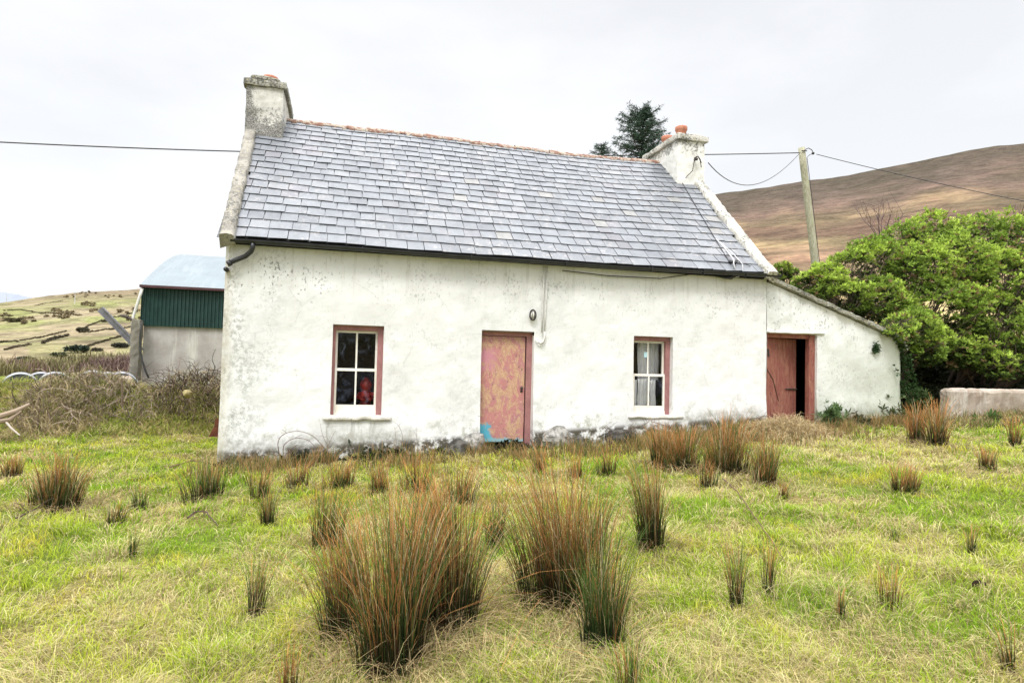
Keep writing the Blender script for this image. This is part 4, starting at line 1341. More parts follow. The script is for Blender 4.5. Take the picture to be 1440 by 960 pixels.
RL = [
    (76, 716, 84, 646, 'wide dark rush tuft with brown top alone at the far left of the field', 1.5, .7, .0),
    (20, 672, 42, 642, 'small brown rush tuft at the left edge behind the wide dark tuft', .8, .8, 0),
    (295, 700, 60, 648, 'low green-brown rush tuft just in front of the left corner of the cottage', .9, .5, 0),
    (197, 719, 34, 687, 'small dark green rush tuft, right one of the close pair left of the cottage corner', .9, .25, 0),
    (162, 737, 40, 706, 'small dull green rush tuft, left one of the close pair left of the cottage corner', .8, .4, 0),
    (362, 704, 34, 655, 'narrow brown rush tuft below the arched bramble canes', .9, .6, 0),
    (378, 742, 34, 692, 'narrow upright rush tuft standing in front of the brown one below the arched canes', 1.0, .5, 0),
    (187, 785, 18, 745, 'thin sprig of a few dark rush stems in open grass at the left', .5, .3, 0),
    (355, 867, 42, 790, 'upright green rush tuft alone in the left foreground', .9, .25, 0),
    (452, 772, 84, 690, 'loose fan-shaped rush tuft to the left behind the biggest foreground clump', .55, .5, 0),
    (420, 690, 46, 650, 'short brown rush tuft close to the wall left of the left window', .7, .8, 0),
    (478, 688, 58, 648, 'short brown rush tuft close to the wall directly below the left window', .7, .8, 0),
    (535, 692, 52, 650, 'low brown rush tuft below the right edge of the left window sill', .7, .8, 0),
    (590, 690, 46, 640, 'brown rush tuft in front of the wall between left window and door', .7, .8, 0),
    (490, 890, 100, 755, 'dark rush clump forming the left shoulder of the biggest foreground group', 1.7, .75, -.05),
    (554, 942, 134, 708, 'tallest rush clump, front and centre, deep green below and brown on top', 1.9, .70, -.03),
    (630, 886, 124, 688, 'tall brown rush clump behind the right of the front centre clump', 1.9, .85, -.03),
    (665, 872, 60, 745, 'green rush fringe at the right foot of the foreground group', .7, .12, .25),
    (695, 775, 52, 690, 'middling rush tuft in the gap between the two large foreground groups', .7, .65, -.05),
    (650, 712, 52, 655, 'brown rush tuft standing in front of the door, left of the step', .7, .75, 0),
    (612, 735, 40, 680, 'brown rush tuft rising behind the top of the foreground left group', .7, .8, 0),
    (792, 852, 140, 664, 'big leaning rush clump right of centre with tips blown to the left', 1.9, .88, -.20),
    (848, 918, 112, 758, 'dark green rush clump in front of the big leaning clump', 1.6, .25, .08),
    (835, 780, 60, 695, 'rush tuft behind the right of the big leaning clump', .7, .6, .05),
    (918, 772, 70, 650, 'tall straight rush tuft standing alone below the right window', 1.5, .62, -.08),
    (928, 656, 52, 602, 'reddish brown rush tuft nearest the right window sill', 1.5, .95, 0),
    (968, 662, 54, 606, 'brown rush tuft, second from the right window in the row by the wall', 1.5, .8, 0),
    (1020, 668, 66, 590, 'tallest brown rush tuft in the row beside the red door', 1.5, .8, 0),
    (1075, 680, 60, 618, 'rush tuft at the red door end of the row by the wall', 1.5, .65, 0),
    (992, 692, 40, 648, 'low rush tuft in front of the row by the wall', .6, .6, 0),
    (1103, 702, 26, 680, 'tiny grey-brown rush tuft in front of the row end at the right', .7, .8, 0),
    (1035, 858, 34, 772, 'narrow upright dark rush tuft alone in the right foreground', 1.2, .45, 0),
    (1078, 838, 30, 765, 'sparse straw-coloured rush sprig right of the narrow dark tuft', .35, .8, .05),
    (1290, 622, 34, 572, 'orange-brown rush tuft beside the low concrete wall end, left of a pair', .9, .95, 0),
    (1320, 630, 42, 570, 'orange-brown rush tuft at the low concrete wall end, right of a pair', .9, .95, 0),
    (1425, 628, 26, 588, 'orange-brown rush tuft in front of the low concrete wall at the right edge', .7, .95, 0),
    (1258, 762, 26, 742, 'tiny dark green rush tuft in open grass at the right', .8, .1, 0),
    (1250, 858, 60, 800, 'thin dry straw-coloured rush spray in the right foreground', .22, .95, 0),
    (1365, 780, 26, 742, 'faint thin rush sprig near the right edge of the field', .35, .6, 0),
    (1268, 690, 70, 655, 'low hummock of dry brown rush in the middle of the right field', .5, .9, 0),
    (1390, 660, 46, 632, 'low dry rush hummock toward the right edge of the field', .5, .8, 0),
    (760, 668, 34, 628, 'small brown rush tuft by the stone right of the door', .7, .75, 0),
    (812, 675, 40, 640, 'small brown rush tuft in front of the wall between stone and right window', .6, .8, 0),
    (856, 668, 34, 632, 'small brown rush tuft left below the right window sill', .6, .85, 0),
    (408, 985, 64, 915, 'straw-coloured rush spray cut by the bottom edge left of centre', .5, .9, 0),
    (886, 990, 60, 915, 'green and straw rush spray cut by the bottom edge right of centre', .5, .6, 0),
    (1420, 945, 30, 885, 'dull brown rush sprig at the bottom right corner', .4, .6, 0),
    (1180, 900 - 30, 24, 830, 'short sprig of dry rush stems left of the thin dry spray', .3, .8, 0),
]
for i_, q in enumerate(RL):
    rng = np.random.default_rng(500 + i_)      # each tuft keeps its own shape
    rush(*q)
rng = np.random.default_rng(77)


# leafy things -------------------------------------------------------------
def leaves(c, size, col, nper=8, upb=.6, rosette=True, wr=.38, tilt=None):
    """clusters of bent leaf quads round each centre"""
    n = len(c)
    k = nper
    C0 = np.repeat(c, k, 0); S = np.repeat(size, k) * rng.uniform(.65, 1.2, n * k)
    an = rng.uniform(0, 6.28, n * k); el_ = rng.normal(upb, .45, n * k)
    d = np.stack([np.cos(an) * np.cos(el_), np.sin(an) * np.cos(el_), np.sin(el_)], -1)
    if tilt is not None:
        d = d + np.repeat(tilt, k, 0) * .6; d /= np.linalg.norm(d, axis=1)[:, None]
    sd_ = np.cross(d, rng.normal(0, 1, (n * k, 3))); sd_ /= np.linalg.norm(sd_, axis=1)[:, None] + 1e-9
    nr = np.cross(sd_, d)
    w_ = (S * wr / 2)[:, None]; S = S[:, None]
    b0 = C0 + d * S * .1
    p0a = b0 - sd_ * w_ * .3; p0b = b0 + sd_ * w_ * .3
    m = C0 + d * S * .6 + nr * S * .06
    p1a = m - sd_ * w_; p1b = m + sd_ * w_
    e = C0 + d * S * 1.1 - nr * S * .05
    p2a = e - sd_ * w_ * .25; p2b = e + sd_ * w_ * .25
    V = np.stack([p0a, p0b, p1a, p1b, p2a, p2b], 1).reshape(-1, 3)
    base = (np.arange(n * k) * 6)[:, None, None]
    Fq = (base + np.array([[0, 1, 3, 2], [2, 3, 5, 4]])[None]).reshape(-1, 4)
    cc = np.repeat(col, k, 0) * rng.normal(1, .15, n * k)[:, None]
    C = np.repeat(np.clip(cc, 0, 1), 6, 0)
    return V, Fq, C


def branch(g, p0, p1, r0_, r1_, wob=.1, n=7, col=(.07, .052, .04), sides=6):
    p0 = np.asarray(p0, float); p1 = np.asarray(p1, float)
    t_ = np.linspace(0, 1, n)[:, None]
    ln = np.linalg.norm(p1 - p0)
    off = np.cumsum(rng.normal(0, wob * ln / n, (n, 3)), 0); off = off - t_ * off[-1]; off[0] = 0
    P = p0 + (p1 - p0) * t_ + off + np.array([0, 0, 1]) * (np.sin(t_ * math.pi) * ln * wob * .4)
    g.tube(P, np.linspace(r0_, r1_, n), sides, cap=False, col=np.array(col) * rng.normal(1, .15))
    return P


def shrub(name, label, cat_, lumps, base_pts, nros, size, group=None, bright=1.0, hollow=False, seed=0.0):
    base = np.mean(np.array(base_pts), 0)
    root = thing(name, base, label, cat_, group)
    L3 = []
    for px, py, rp, y_ in lumps:
        c = at(px, py, y_); L3.append((c, rp * depth(c) / F))
    vol = np.array([r_ ** 2 for c, r_ in L3]); vol /= vol.sum()
    cs = []; cl = []; tl = []
    for (c, r_), f in zip(L3, vol):
        m = int(nros * f)
        d = rng.normal(0, 1, (m * 2, 3)); d /= np.linalg.norm(d, axis=1)[:, None]
        sh = rng.random(m * 2) ** .45
        lump = .82 + .42 * fbm(np.arctan2(d[:, 1], d[:, 0]) * 2.6 + c[0], d[:, 2] * 3.2 + c[2], 3, seed)
        p = c + d * (r_ * lump * (.42 + .58 * sh))[:, None] * np.array([1, .9, .86])
        # drop those buried deep in other lumps
        ok = np.ones(len(p), bool)
        for c2, r2 in L3:
            if c2 is c: continue
            ok &= np.linalg.norm((p - c2) / np.array([1, .9, .86]), axis=1) > r2 * .62
        gap = fbm(p[:, 0] * 2.2 + p[:, 1] * 1.3, p[:, 2] * 2.4, 3, 5 + seed)
        ok &= gap > .40
        if hollow: ok &= ~((d[:, 2] < -.55) & (rng.random(len(p)) < .75))
        p = p[ok][:m]; dd = d[ok][:m]; s2 = sh[ok][:m]
        tone = fbm(p[:, 0] * 1.8 + p[:, 1], p[:, 2] * 2.0, 3, 9 + seed)[:, None]
        lit = np.clip(.45 + .55 * dd[:, 2:3] + .25 * (-dd[:, 1:2]), 0, 1) * np.clip(s2[:, None] * 1.4 - .3, 0, 1)  # outer upper leaves lighter, inner lower ones darker: light put into the colour
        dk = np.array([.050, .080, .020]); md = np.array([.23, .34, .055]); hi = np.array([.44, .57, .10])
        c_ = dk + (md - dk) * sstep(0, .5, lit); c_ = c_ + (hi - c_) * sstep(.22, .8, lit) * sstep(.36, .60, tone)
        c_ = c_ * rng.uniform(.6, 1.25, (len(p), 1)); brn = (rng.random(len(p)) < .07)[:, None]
        c_ = np.where(brn, np.array([.26, .18, .09]), c_)
        cs.append(p); cl.append(c_ * bright); tl.append(dd)
    P = np.concatenate(cs); Cc = np.concatenate(cl); T_ = np.concatenate(tl)
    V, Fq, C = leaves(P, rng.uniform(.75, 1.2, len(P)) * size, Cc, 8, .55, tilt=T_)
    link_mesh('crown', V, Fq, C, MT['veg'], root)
    g = G()
    for c, r_ in L3:
        bp_ = np.array(base_pts[rng.integers(len(base_pts))])
        Pm = branch(g, bp_, c + np.array([0, 0, -.2 * r_]), .045, .018, .16, 9)
        for k in range(22):
            q = Pm[rng.integers(3, 9)]
            d = rng.normal(0, 1, 3); d[2] = abs(d[2]) * .9; d /= np.linalg.norm(d)
            Pb = branch(g, q, c + d * r_ * rng.uniform(.75, 1.16), .013, .004, .14, 6, (.13, .10, .075), 4)
    build('trunk', g, MT['twig'], root)
    return root


def gz(x, y): return float(hz(np.array(x), np.array(y)))


b1_ = [(11.9, 3.4, gz(11.9, 3.4)), (13.0, 3.2, gz(13.0, 3.2)), (12.4, 3.8, gz(12.4, 3.8))]
shrub('evergreen_shrub', 'yellow-green leafy shrub leaning over the sloping lean-to roof', 'shrub',
      [(1140, 402, 24, 3.4), (1166, 392, 30, 3.3), (1196, 382, 36, 3.3), (1228, 368, 40, 3.5), (1196, 418, 30, 3.0), (1232, 420, 40, 2.9), (1262, 440, 34, 2.8), (1264, 462, 24, .95), (1286, 462, 32, 1.7), (1298, 492, 28, 1.7), (1256, 468, 11, -.16), (1268, 479, 12, .02), (1172, 408, 26, 3.0)], b1_, 5600, .085, 'evergreen shrubs behind the low wall', seed=1.0)
b2_ = [(14.2, 3.0, gz(14.2, 3.0)), (15.0, 2.8, gz(15.0, 2.8)), (14.6, 3.4, gz(14.6, 3.4))]
shrub('evergreen_shrub', 'tall bright green shrub rising in the middle between lean-to and right edge', 'shrub',
      [(1275, 345, 38, 3.7), (1312, 332, 40, 3.8), (1296, 385, 52, 3.0), (1340, 375, 55, 3.0), (1312, 432, 46, 2.5), (1352, 440, 48, 2.4), (1290, 462, 30, 2.3), (1282, 482, 22, 2.3), (1312, 478, 28, 2.1), (1345, 484, 28, 2.0)], b2_, 6800, .085, 'evergreen shrubs behind the low wall', seed=2.0)
b3_ = [(16.5, 2.8, gz(16.5, 2.8)), (17.6, 2.6, gz(17.6, 2.6)), (17, 3.2, gz(17, 3.2))]
shrub('evergreen_shrub', 'large green shrub over the low concrete wall at the right edge, yellowing tips', 'shrub',
      [(1368, 338, 42, 3.6), (1412, 338, 46, 3.5), (1465, 345, 55, 3.3), (1392, 392, 52, 2.9), (1440, 405, 58, 2.7), (1402, 450, 44, 2.3), (1450, 468, 46, 2.0), (1500, 400, 70, 2.8), (1395, 485, 26, 1.9), (1510, 470, 50, 2.2), (1374, 496, 28, 1.9), (1340, 496, 26, 2.0), (1400, 512, 26, 1.6), (1435, 505, 34, 1.7), (1470, 510, 34, 1.7)], b3_, 9000, .09, 'evergreen shrubs behind the low wall', seed=3.0)
p_ = at(1103, 392, 12.0)
shrub('small_bush', 'small green bush behind the right end of the cottage roof', 'bush', [(1100, 381, 13, 12.0), (1112, 384, 10, 12.0), (1090, 390, 12, 12)], [(p_[0], 12.2, .6), (p_[0] + .2, 12.1, .6)], 260, .14, bright=.8, seed=4.0)

# undergrowth added as a dark mass, shrub shade put into its leaf colour
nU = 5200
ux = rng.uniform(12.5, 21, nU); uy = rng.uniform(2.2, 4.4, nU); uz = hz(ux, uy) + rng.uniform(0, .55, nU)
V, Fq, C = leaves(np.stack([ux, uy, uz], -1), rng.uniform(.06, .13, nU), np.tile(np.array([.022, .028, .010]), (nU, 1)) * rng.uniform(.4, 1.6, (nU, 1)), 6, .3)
tag(link_mesh('undergrowth', V, Fq, C, MT['veg']), 'leafy undergrowth below the shrubs, coloured dark for their shade', kind='stuff')

# bare twiggy bushes sticking out of the shrubs
def bare(name, label, px, py, y_, hpx, n, spread, base_z=None):
    c = at(px, py, y_); H = hpx * depth(c) / F
    base = c - np.array([0, 0, 0]); root_loc = (c[0], c[1], gz(c[0], c[1]))
    g = G(); g.tube([root_loc, (c[0] + .05, c[1], (root_loc[2] + c[2]) / 2), tuple(c)], [.05, .04, .03], 6, col=(.12, .09, .085))
    col = (.15, .105, .10)
    for i in range(n):
        an = rng.uniform(0, 6.28); sp_ = rng.uniform(.2, 1) * spread
        e = c + np.array([math.cos(an) * sp_ * H, math.sin(an) * sp_ * H * .7, H * rng.uniform(.55, 1.0)])
        Pm = branch(g, c, e, .016, .005, .10, 8, col, 5)
        for j in range(7):
            q = Pm[rng.integers(2, 8)]; d = (e - c) * rng.uniform(.15, .4) + rng.normal(0, .16 * H, 3)
            d[2] = abs(d[2])
            branch(g, q, q + d, .007, .0035, .08, 5, col, 4)
    tag(build(name, g, MT['twig'], loc=root_loc), label, 'bush')


bare('bare_bush', 'bare reddish-brown twiggy bush sticking up behind the shrub right of the pole', 1238, 345, 4.6, 58, 9, .75)
bare('bare_bush', 'bare dark twigs poking out of the shrub top at the right edge', 1432, 330, 3.4, 42, 6, .9)

# ivy and ferns on the lean-to
def on_round(px, py):
    best = None
    for y_ in np.linspace(0, .74, 60):
        P_ = at(px, py, y_); e = abs(P_[0] - (11.95 + .75 * math.sin(math.acos(1 - y_ / .75))))
        if best is None or e < best[0]: best = (e, y_)
    return best[1] - .055


ivy = thing('ivy', (12.45, .55, gz(12.45, .4)), 'dark ivy climbing the rounded outer corner of the lean-to', 'ivy')
pts = []
for (pl) in ([(1288, 588), (1280, 565), (1272, 548), (1264, 528), (1259, 512)], [(1285, 580), (1282, 555), (1277, 540), (1273, 520), (1268, 495), (1262, 478)], [(1290, 560), (1285, 535), (1280, 515), (1277, 500)]):
    for (a, b), (c, d) in zip(pl[:-1], pl[1:]):
        for k in range(24):
            f = k / 24; px = a + (c - a) * f; py = b + (d - b) * f
            yw = on_round(px, py)
            sp_ = 5 if py > 545 else 1.6
            pts.append(at(px + rng.normal(0, sp_ * .6), py + rng.normal(0, sp_), yw))
pts = np.array(pts)
V, Fq, C = leaves(pts, rng.uniform(.035, .06, len(pts)), np.tile(np.array([.035, .070, .022]), (len(pts), 1)) * rng.uniform(.6, 1.5, (len(pts), 1)), 4, .2, wr=.8)
link_mesh('leaves', V, Fq, C, MT['veg'], ivy)
g = G()
for pl in ([(1285, 578), (1272, 548), (1264, 528), (1259, 512)], [(1285, 580), (1282, 555), (1277, 540), (1273, 520), (1268, 495), (1262, 478)]):
    g.tube([at(a, b, on_round(a, b)) for a, b in pl], .006, 5, col=(.1, .08, .05))
build('stems', g, MT['twig'], ivy)
n = 50; q = np.array([at(1232 + rng.normal(0, 1.6), 488 + rng.normal(0, 3.6), -.03) for i in range(44)])
V, Fq, C = leaves(q, rng.uniform(.045, .06, len(q)), np.tile(np.array([.04, .085, .03]), (len(q), 1)), 4, -.4, wr=.5)
tag(link_mesh('fern', V, Fq, C, MT['veg'], loc=q.mean(0)), 'small green fern growing from the face of the lean-to wall', 'fern')


def weed(px, py, y_, w_px, h_px, n, size, colr, label, nm='weed', cat_='plant', wr=.3, upb=.7):
    c0 = at(px, py, y_); k = depth(c0) / F
    q = np.stack([c0[0] + rng.normal(0, w_px * k * .4, n), c0[1] + rng.normal(0, .10, n) - .08, c0[2] + np.abs(rng.normal(0, h_px * k * .45, n))], -1)
    V, Fq, C = leaves(q, rng.uniform(.7, 1.3, n) * size, np.tile(np.array(colr), (n, 1)) * rng.uniform(.55, 1.5, (n, 1)), 7, upb, wr=wr)
    return tag(link_mesh(nm, V, Fq, C, MT['veg'], loc=c0), label, cat_)


weed(1166, 600, -.08, 18, 30, 170, .10, (.10, .16, .06), 'grey-green leafy weed against the lean-to wall right of the red door', wr=.25)
weed(1205, 602, -.1, 30, 14, 120, .08, (.05, .055, .03), 'low dark weeds along the foot of the lean-to wall', wr=.4, upb=.3)
weed(1250, 598, .05, 26, 24, 120, .09, (.08, .10, .04), 'dull green weeds at the foot of the rounded lean-to corner', wr=.3)
weed(1288, 575, .7, 16, 30, 130, .10, (.06, .09, .03), 'dark green nettles in the gap beside the lean-to corner', wr=.35)
weed(1395, 605, -.25, 32, 16, 200, .10, (.07, .12, .035), 'dark green weeds in front of the low concrete wall', wr=.4)
weed(430, 650, -.14, 26, 14, 150, .06, (.030, .034, .017), 'dark ground weeds at the wall below the arched canes', wr=.5, upb=.3)
weed(535, 648, -.14, 46, 15, 230, .06, (.035, .042, .022), 'dark trailing weeds at the wall foot below the left window', wr=.5, upb=.3)
weed(618, 642, -.14, 17, 7, 150, .065, (.038, .042, .022), 'low dark weeds at the wall foot left of the door', wr=.5, upb=.3)
weed(720, 630, -.05, 26, 10, 140, .055, (.028, .03, .018), 'dark dead leaves and weeds heaped on the doorstep', wr=.55, upb=.2)
weed(690, 645, -.2, 16, 8, 80, .07, (.24, .17, .09), 'dry brown leaves lying below the doorstep', wr=.5, upb=.1)
weed(335, 655, -.16, 34, 8, 150, .06, (.06, .055, .03), 'dark litter along the foot of the wall at the left corner', wr=.4, upb=.1)


# stones at the foot of the wall
def stone(px, py, y_, wpx, hpx, label, mat='stone', seed=0.0):
    c = at(px, py, y_); k = depth(c) / F; sx_, sz_ = wpx * k / 2, hpx * k
    P = []
    for i in range(9):
        v = i / 8 * math.pi
        row = []
        for j in range(15):
            u = j / 14 * 2 * math.pi
            d = np.array([math.sin(v) * math.cos(u), math.sin(v) * math.sin(u), math.cos(v)])
            r_ = .8 + .5 * float(vnoise(d[0] * 1.8 + seed + 5, d[1] * 1.8 + d[2] * 2.1 + seed * 2))
            row.append(c + d * r_ * np.array([sx_, .16, sz_]))
        row[-1] = row[0]; P.append(row)
    g = G(); g.grid(np.array(P)); tag(build('stone', g, MT[mat], loc=c), label, 'stone', 'stones along the foot of the wall')


stone(783, 619, -.10, 44, 17, 'pale rough stone at the wall foot just right of the door', seed=1.0)
stone(815, 625, -.12, 26, 11, 'small dark stone right of the pale one by the door', 'rubble', seed=2.0)
stone(872, 615, -.12, 42, 12, 'mossy flat stone at the wall foot below the right window', 'rubble', seed=3.0)
stone(646, 635, -.12, 38, 15, 'dark grey stone at the wall foot close left of the door', 'rubble', seed=4.0)
stone(666, 628, -.05, 32, 20, 'pale lumpy stone leaning on the wall left of the door', seed=5.0)
stone(440, 646, -.10, 46, 16, 'dark stone half hidden by weeds under the arched canes', 'rubble', seed=6.0)


# brambles and twigs against the wall
def canes(name, label, lines, cat_='bramble', r_=.006, col=(.15, .09, .075), extra=0, tips=0):
    g = G(); allp = []
    for ln in lines:
        P = np.array([at(a, b, y_) for a, b, y_ in ln])
        # smooth through the points
        t_ = np.linspace(0, len(P) - 1, len(P) * 6); i = np.minimum(t_.astype(int), len(P) - 2); f = (t_ - i)[:, None]
        Pm = np.concatenate([[2 * P[0] - P[1]], P, [2 * P[-1] - P[-2]]])
        a, b, c, d = Pm[i], Pm[i + 1], Pm[i + 2], Pm[i + 3]
        Q = .5 * ((2 * b) + (-a + c) * f + (2 * a - 5 * b + 4 * c - d) * f ** 2 + (-a + 3 * b - 3 * c + d) * f ** 3)
        g.tube(Q, np.linspace(r_, r_ * .5, len(Q)), 5, col=col); allp.append(Q)
    Q = np.concatenate(allp)
    for i in range(extra):
        q = Q[rng.integers(len(Q))]; d = rng.normal(0, .10, 3); d[2] = abs(d[2]) * .9; d[1] *= .4
        branch(g, q, q + d, r_ * .5, r_ * .3, .1, 5, col, 4)
    return tag(build(name, g, MT['twig'], loc=allp[0][0]), label, cat_)


canes('bramble', 'bare bramble with two arched canes looping before the wall left of the left window',
      [[(394, 645, -.25), (391, 622, -.28), (400, 610, -.3), (420, 606, -.3), (440, 613, -.3), (456, 630, -.28), (462, 642, -.25)], [(398, 640, -.2), (400, 625, -.2), (415, 616, -.22), (435, 620, -.25), (452, 640, -.25)], [(395, 650, -.2), (405, 635, -.2), (418, 625, -.15)]], extra=8)
canes('dead_stalk', 'branched dead flower stalk standing at the wall right of the arched canes',
      [[(461, 645, -.2), (460, 618, -.2), (459, 600, -.18)], [(460, 630, -.2), (468, 612, -.18), (472, 605, -.18)], [(460, 625, -.2), (454, 612, -.2), (452, 604, -.2)]], 'stalk', .0035, (.2, .15, .12), extra=9)
canes('dead_stalk', 'thin forked dead stalk at the wall below the right end of the left sill',
      [[(560, 642, -.18), (556, 610, -.16), (555, 600, -.16)], [(560, 642, -.18), (566, 615, -.16), (560, 598, -.16), (552, 592, -.14)]], 'stalk', .0035, (.2, .15, .12), extra=5)
canes('dead_stalk', 'single thin dead stalk at the wall between left window and door', [[(588, 640, -.2), (586, 615, -.18), (585, 602, -.18)]], 'stalk', .0035, (.2, .15, .12), extra=5)
canes('bramble', 'tangled bramble stems creeping below the right window sill',
      [[(840, 622, -.25), (862, 612, -.25), (885, 605, -.25), (905, 597, -.2), (915, 590, -.1)], [(880, 616, -.2), (890, 600, -.22), (910, 602, -.2), (925, 596, -.12)], [(915, 592, -.12), (935, 598, -.2), (955, 606, -.25), (970, 612, -.25)], [(850, 600, -.12), (858, 610, -.2), (866, 622, -.25)]], extra=22, r_=.006, col=(.12, .085, .065))
canes('bramble', 'low dark bramble stems arching over grass in front of the red door',
      [[(1040, 600, -.3), (1052, 590, -.35), (1066, 588, -.35), (1080, 596, -.3)], [(1048, 604, -.3), (1058, 594, -.35), (1074, 592, -.35), (1088, 602, -.3)], [(1060, 600, -.25), (1072, 585, -.3), (1092, 588, -.3), (1105, 598, -.3)]], extra=20, r_=.007, col=(.10, .07, .06))


def ground_stick(name, label, pix, r_, col, lift=.05, cat_='branch', arch=None):
    P = []
    for i, (a, b) in enumerate(pix):
        p = on_ground(a, b).copy(); p[2] += lift + (arch[i] if arch else 0); P.append(p)
    g = G(); P = np.array(P); t_ = np.linspace(0, len(P) - 1, len(P) * 5); Q = np.stack([np.interp(t_, range(len(P)), P[:, k]) for k in range(3)], -1)
    Q += rng.normal(0, r_ * .35, Q.shape)
    g.tube(Q, np.linspace(r_, r_ * .45, len(Q)), 6, col=col)
    for i in range(3 if cat_ == 'branch' else 0):
        q = Q[rng.integers(2, len(Q))]; branch(g, q, q + rng.normal(0, .08, 3), r_ * .4, r_ * .25, .1, 4, col, 4)
    tag(build(name, g, MT['twig'], loc=P[0]), label, cat_)


ground_stick('fallen_branch', 'short dark stick lying in the grass below the wide dark rush tuft', [(22, 735), (40, 727), (60, 716)], .011, (.10, .075, .06))
ground_stick('fallen_branch', 'curved dark twig arching over the grass below the left cottage corner', [(262, 735), (275, 730), (290, 732), (305, 745)], .011, (.09, .06, .05), arch=[0, .03, .04, 0])
ground_stick('fallen_branch', 'long thin bramble cane trailing through the grass right of centre', [(1016, 678), (1036, 705), (1062, 742), (1090, 785), (1104, 800)], .007, (.14, .09, .06), arch=[0, .06, .05, .04, 0])
ground_stick('fallen_branch', 'brown dead stems lying across the grass at the left cottage corner', [(238, 662), (270, 656), (300, 660), (330, 664)], .010, (.22, .14, .09), arch=[0, .05, .03, 0])
ground_stick('dead_leaf', 'dark curled dead leaf lying in the grass near the right edge', [(1368, 832), (1375, 829), (1384, 832)], .016, (.035, .022, .016), cat_='leaf')

# dry straw heap before the lean-to door
n = 2600; c0 = at(1103, 612, -.75)
x = c0[0] + rng.normal(0, .42, n); y = c0[1] + rng.normal(0, .30, n)
rr = np.hypot((x - c0[0]) / .6, (y - c0[1]) / .45); z = hz(x, y) + .36 * np.exp(-rr ** 2) * rng.uniform(.2, 1, n)
cc = np.array([.70, .56, .33]) * rng.normal(1, .25, n)[:, None]
V, Fq, C = blades(np.stack([x, y, z], -1), rng.uniform(0, 6.28, n), rng.uniform(.15, .42, n), rng.uniform(.5, 1, n), rng.uniform(-.05, .35, n), np.full(n, .011), cc * .55, cc, nseg=3)
tag(link_mesh('straw_heap', V, Fq, np.clip(C, 0, 1), MT['grass'], loc=c0), 'heap of pale dry grass in front of the red lean-to door', 'dry grass')

# rusty sheet at the left corner
g = G()
p0 = at(293, 614, .55); p1 = at(303, 588, .55)
g.grid(np.array([[p0 + np.array([.10 * i, .02 * math.sin(i * 2), 0]) * .8 for i in range(3)], [(p0 + p1) / 2 + np.array([.07 * i + .03, .01, .02]) for i in range(3)], [p1 + np.array([.04 * i, 0, 0]) for i in range(3)]]))
tag(build('rusty_sheet', g, MT['rust'], loc=p0), 'rusty scrap of metal leaning behind the left corner of the cottage', 'scrap metal')

# low concrete wall at right
wl0 = at(1336, 546, .45); wl1 = at(1338, 592, .45)
g = G(); g.rbox(wl0[0], wl0[0] + 4.2, .45, .75, wl1[2] - .25, wl0[2], step=.08, amp=.018, seed=21, rnd=.05)
o = build('low_wall', g, MT['lowconc'], loc=(wl0[0], .6, wl1[2] - .25))
tag(o, 'low pale concrete wall with rust stains in front of the shrubs at right', 'wall')

# ------------------------------------------------------------------ pole and wires
pb = at(1150, 400, 11.5); pt = at(1127, 208, 11.5)
dv = pt - pb
pb0 = pb - dv * ((pb[2] - .6) / dv[2])
up_ = thing('utility_pole', pb0, 'leaning pale timber utility pole rising behind the shrub', 'utility pole')
rp = 4.9 * depth(pt) / F
g = G(); g.tube([pb0 + (pt - pb0) * f for f in np.linspace(0, 1, 14)], np.linspace(rp * 1.25, rp * .92, 14), 14); build('pole', g, MT['pole'], up_, smooth=True)
g = G()
tp = pt + np.array([0, -rp, -.12])
g.tube([tp + (.05, 0, .0), tp + (.2, -.02, .08), tp + (.38, 0, .03), tp + (.44, 0, -.07)], .016, 6); g.lathe(tp + np.array([.44, 0, -.1]), [(0, -.05), (.05, -.04), (.055, .03), (0, .05)], 10)
g.tube([tp + (-.1, 0, -.05), tp + (.12, -.03, -.05)], .02, 6)
build('cable_clamp', g, MT['iron'], up_, smooth=True)
g = G(); g.tube([tp + (.44, 0, -.1), tp + (.25, -.02, -.20), tp + (.14, -.01, -.3)] + [pb0 + (pt - pb0) * f + np.array([rp * 1.3, -rp * .3, 0]) for f in (.9, .7, .4, .1)], .012, 5)
build('ground_wire', g, MT['cable'], up_)
WG = 'overhead cables'


def wire(pix, y_, r_, label):
    P = [at(a, b, y2) for (a, b), y2 in zip(pix, y_)]
    g = G(); g.tube(P, r_, 5); tag(build('overhead_cable', g, MT['cable'], loc=P[0]), label, 'cable', WG)


xp = np.linspace(-420, 1126, 40)
wire([(x, 200 + .0499 * x - 3.25e-5 * x * x) for x in xp], [11.5] * 40, .020, 'long overhead cable running behind the cottage roof from the left edge to the pole')
xp = np.linspace(0, 1, 24)
wire([(996 + 130 * f, 229 + (214 - 229) * f + 4 * 40 * f * (1 - f) * (1 - .25 * (f - .3))) for f in xp], [2.5 + (11.4 - 2.5) * f for f in xp], .011, 'slack drooping cable between the right chimney and the pole')
wire([(1148 + 520 * f, 217 + 105 * f + 4 * 7 * f * (1 - f)) for f in xp], [11.4 - 8 * f for f in xp], .014, 'overhead cable running from the pole to the right edge in front of the hill')


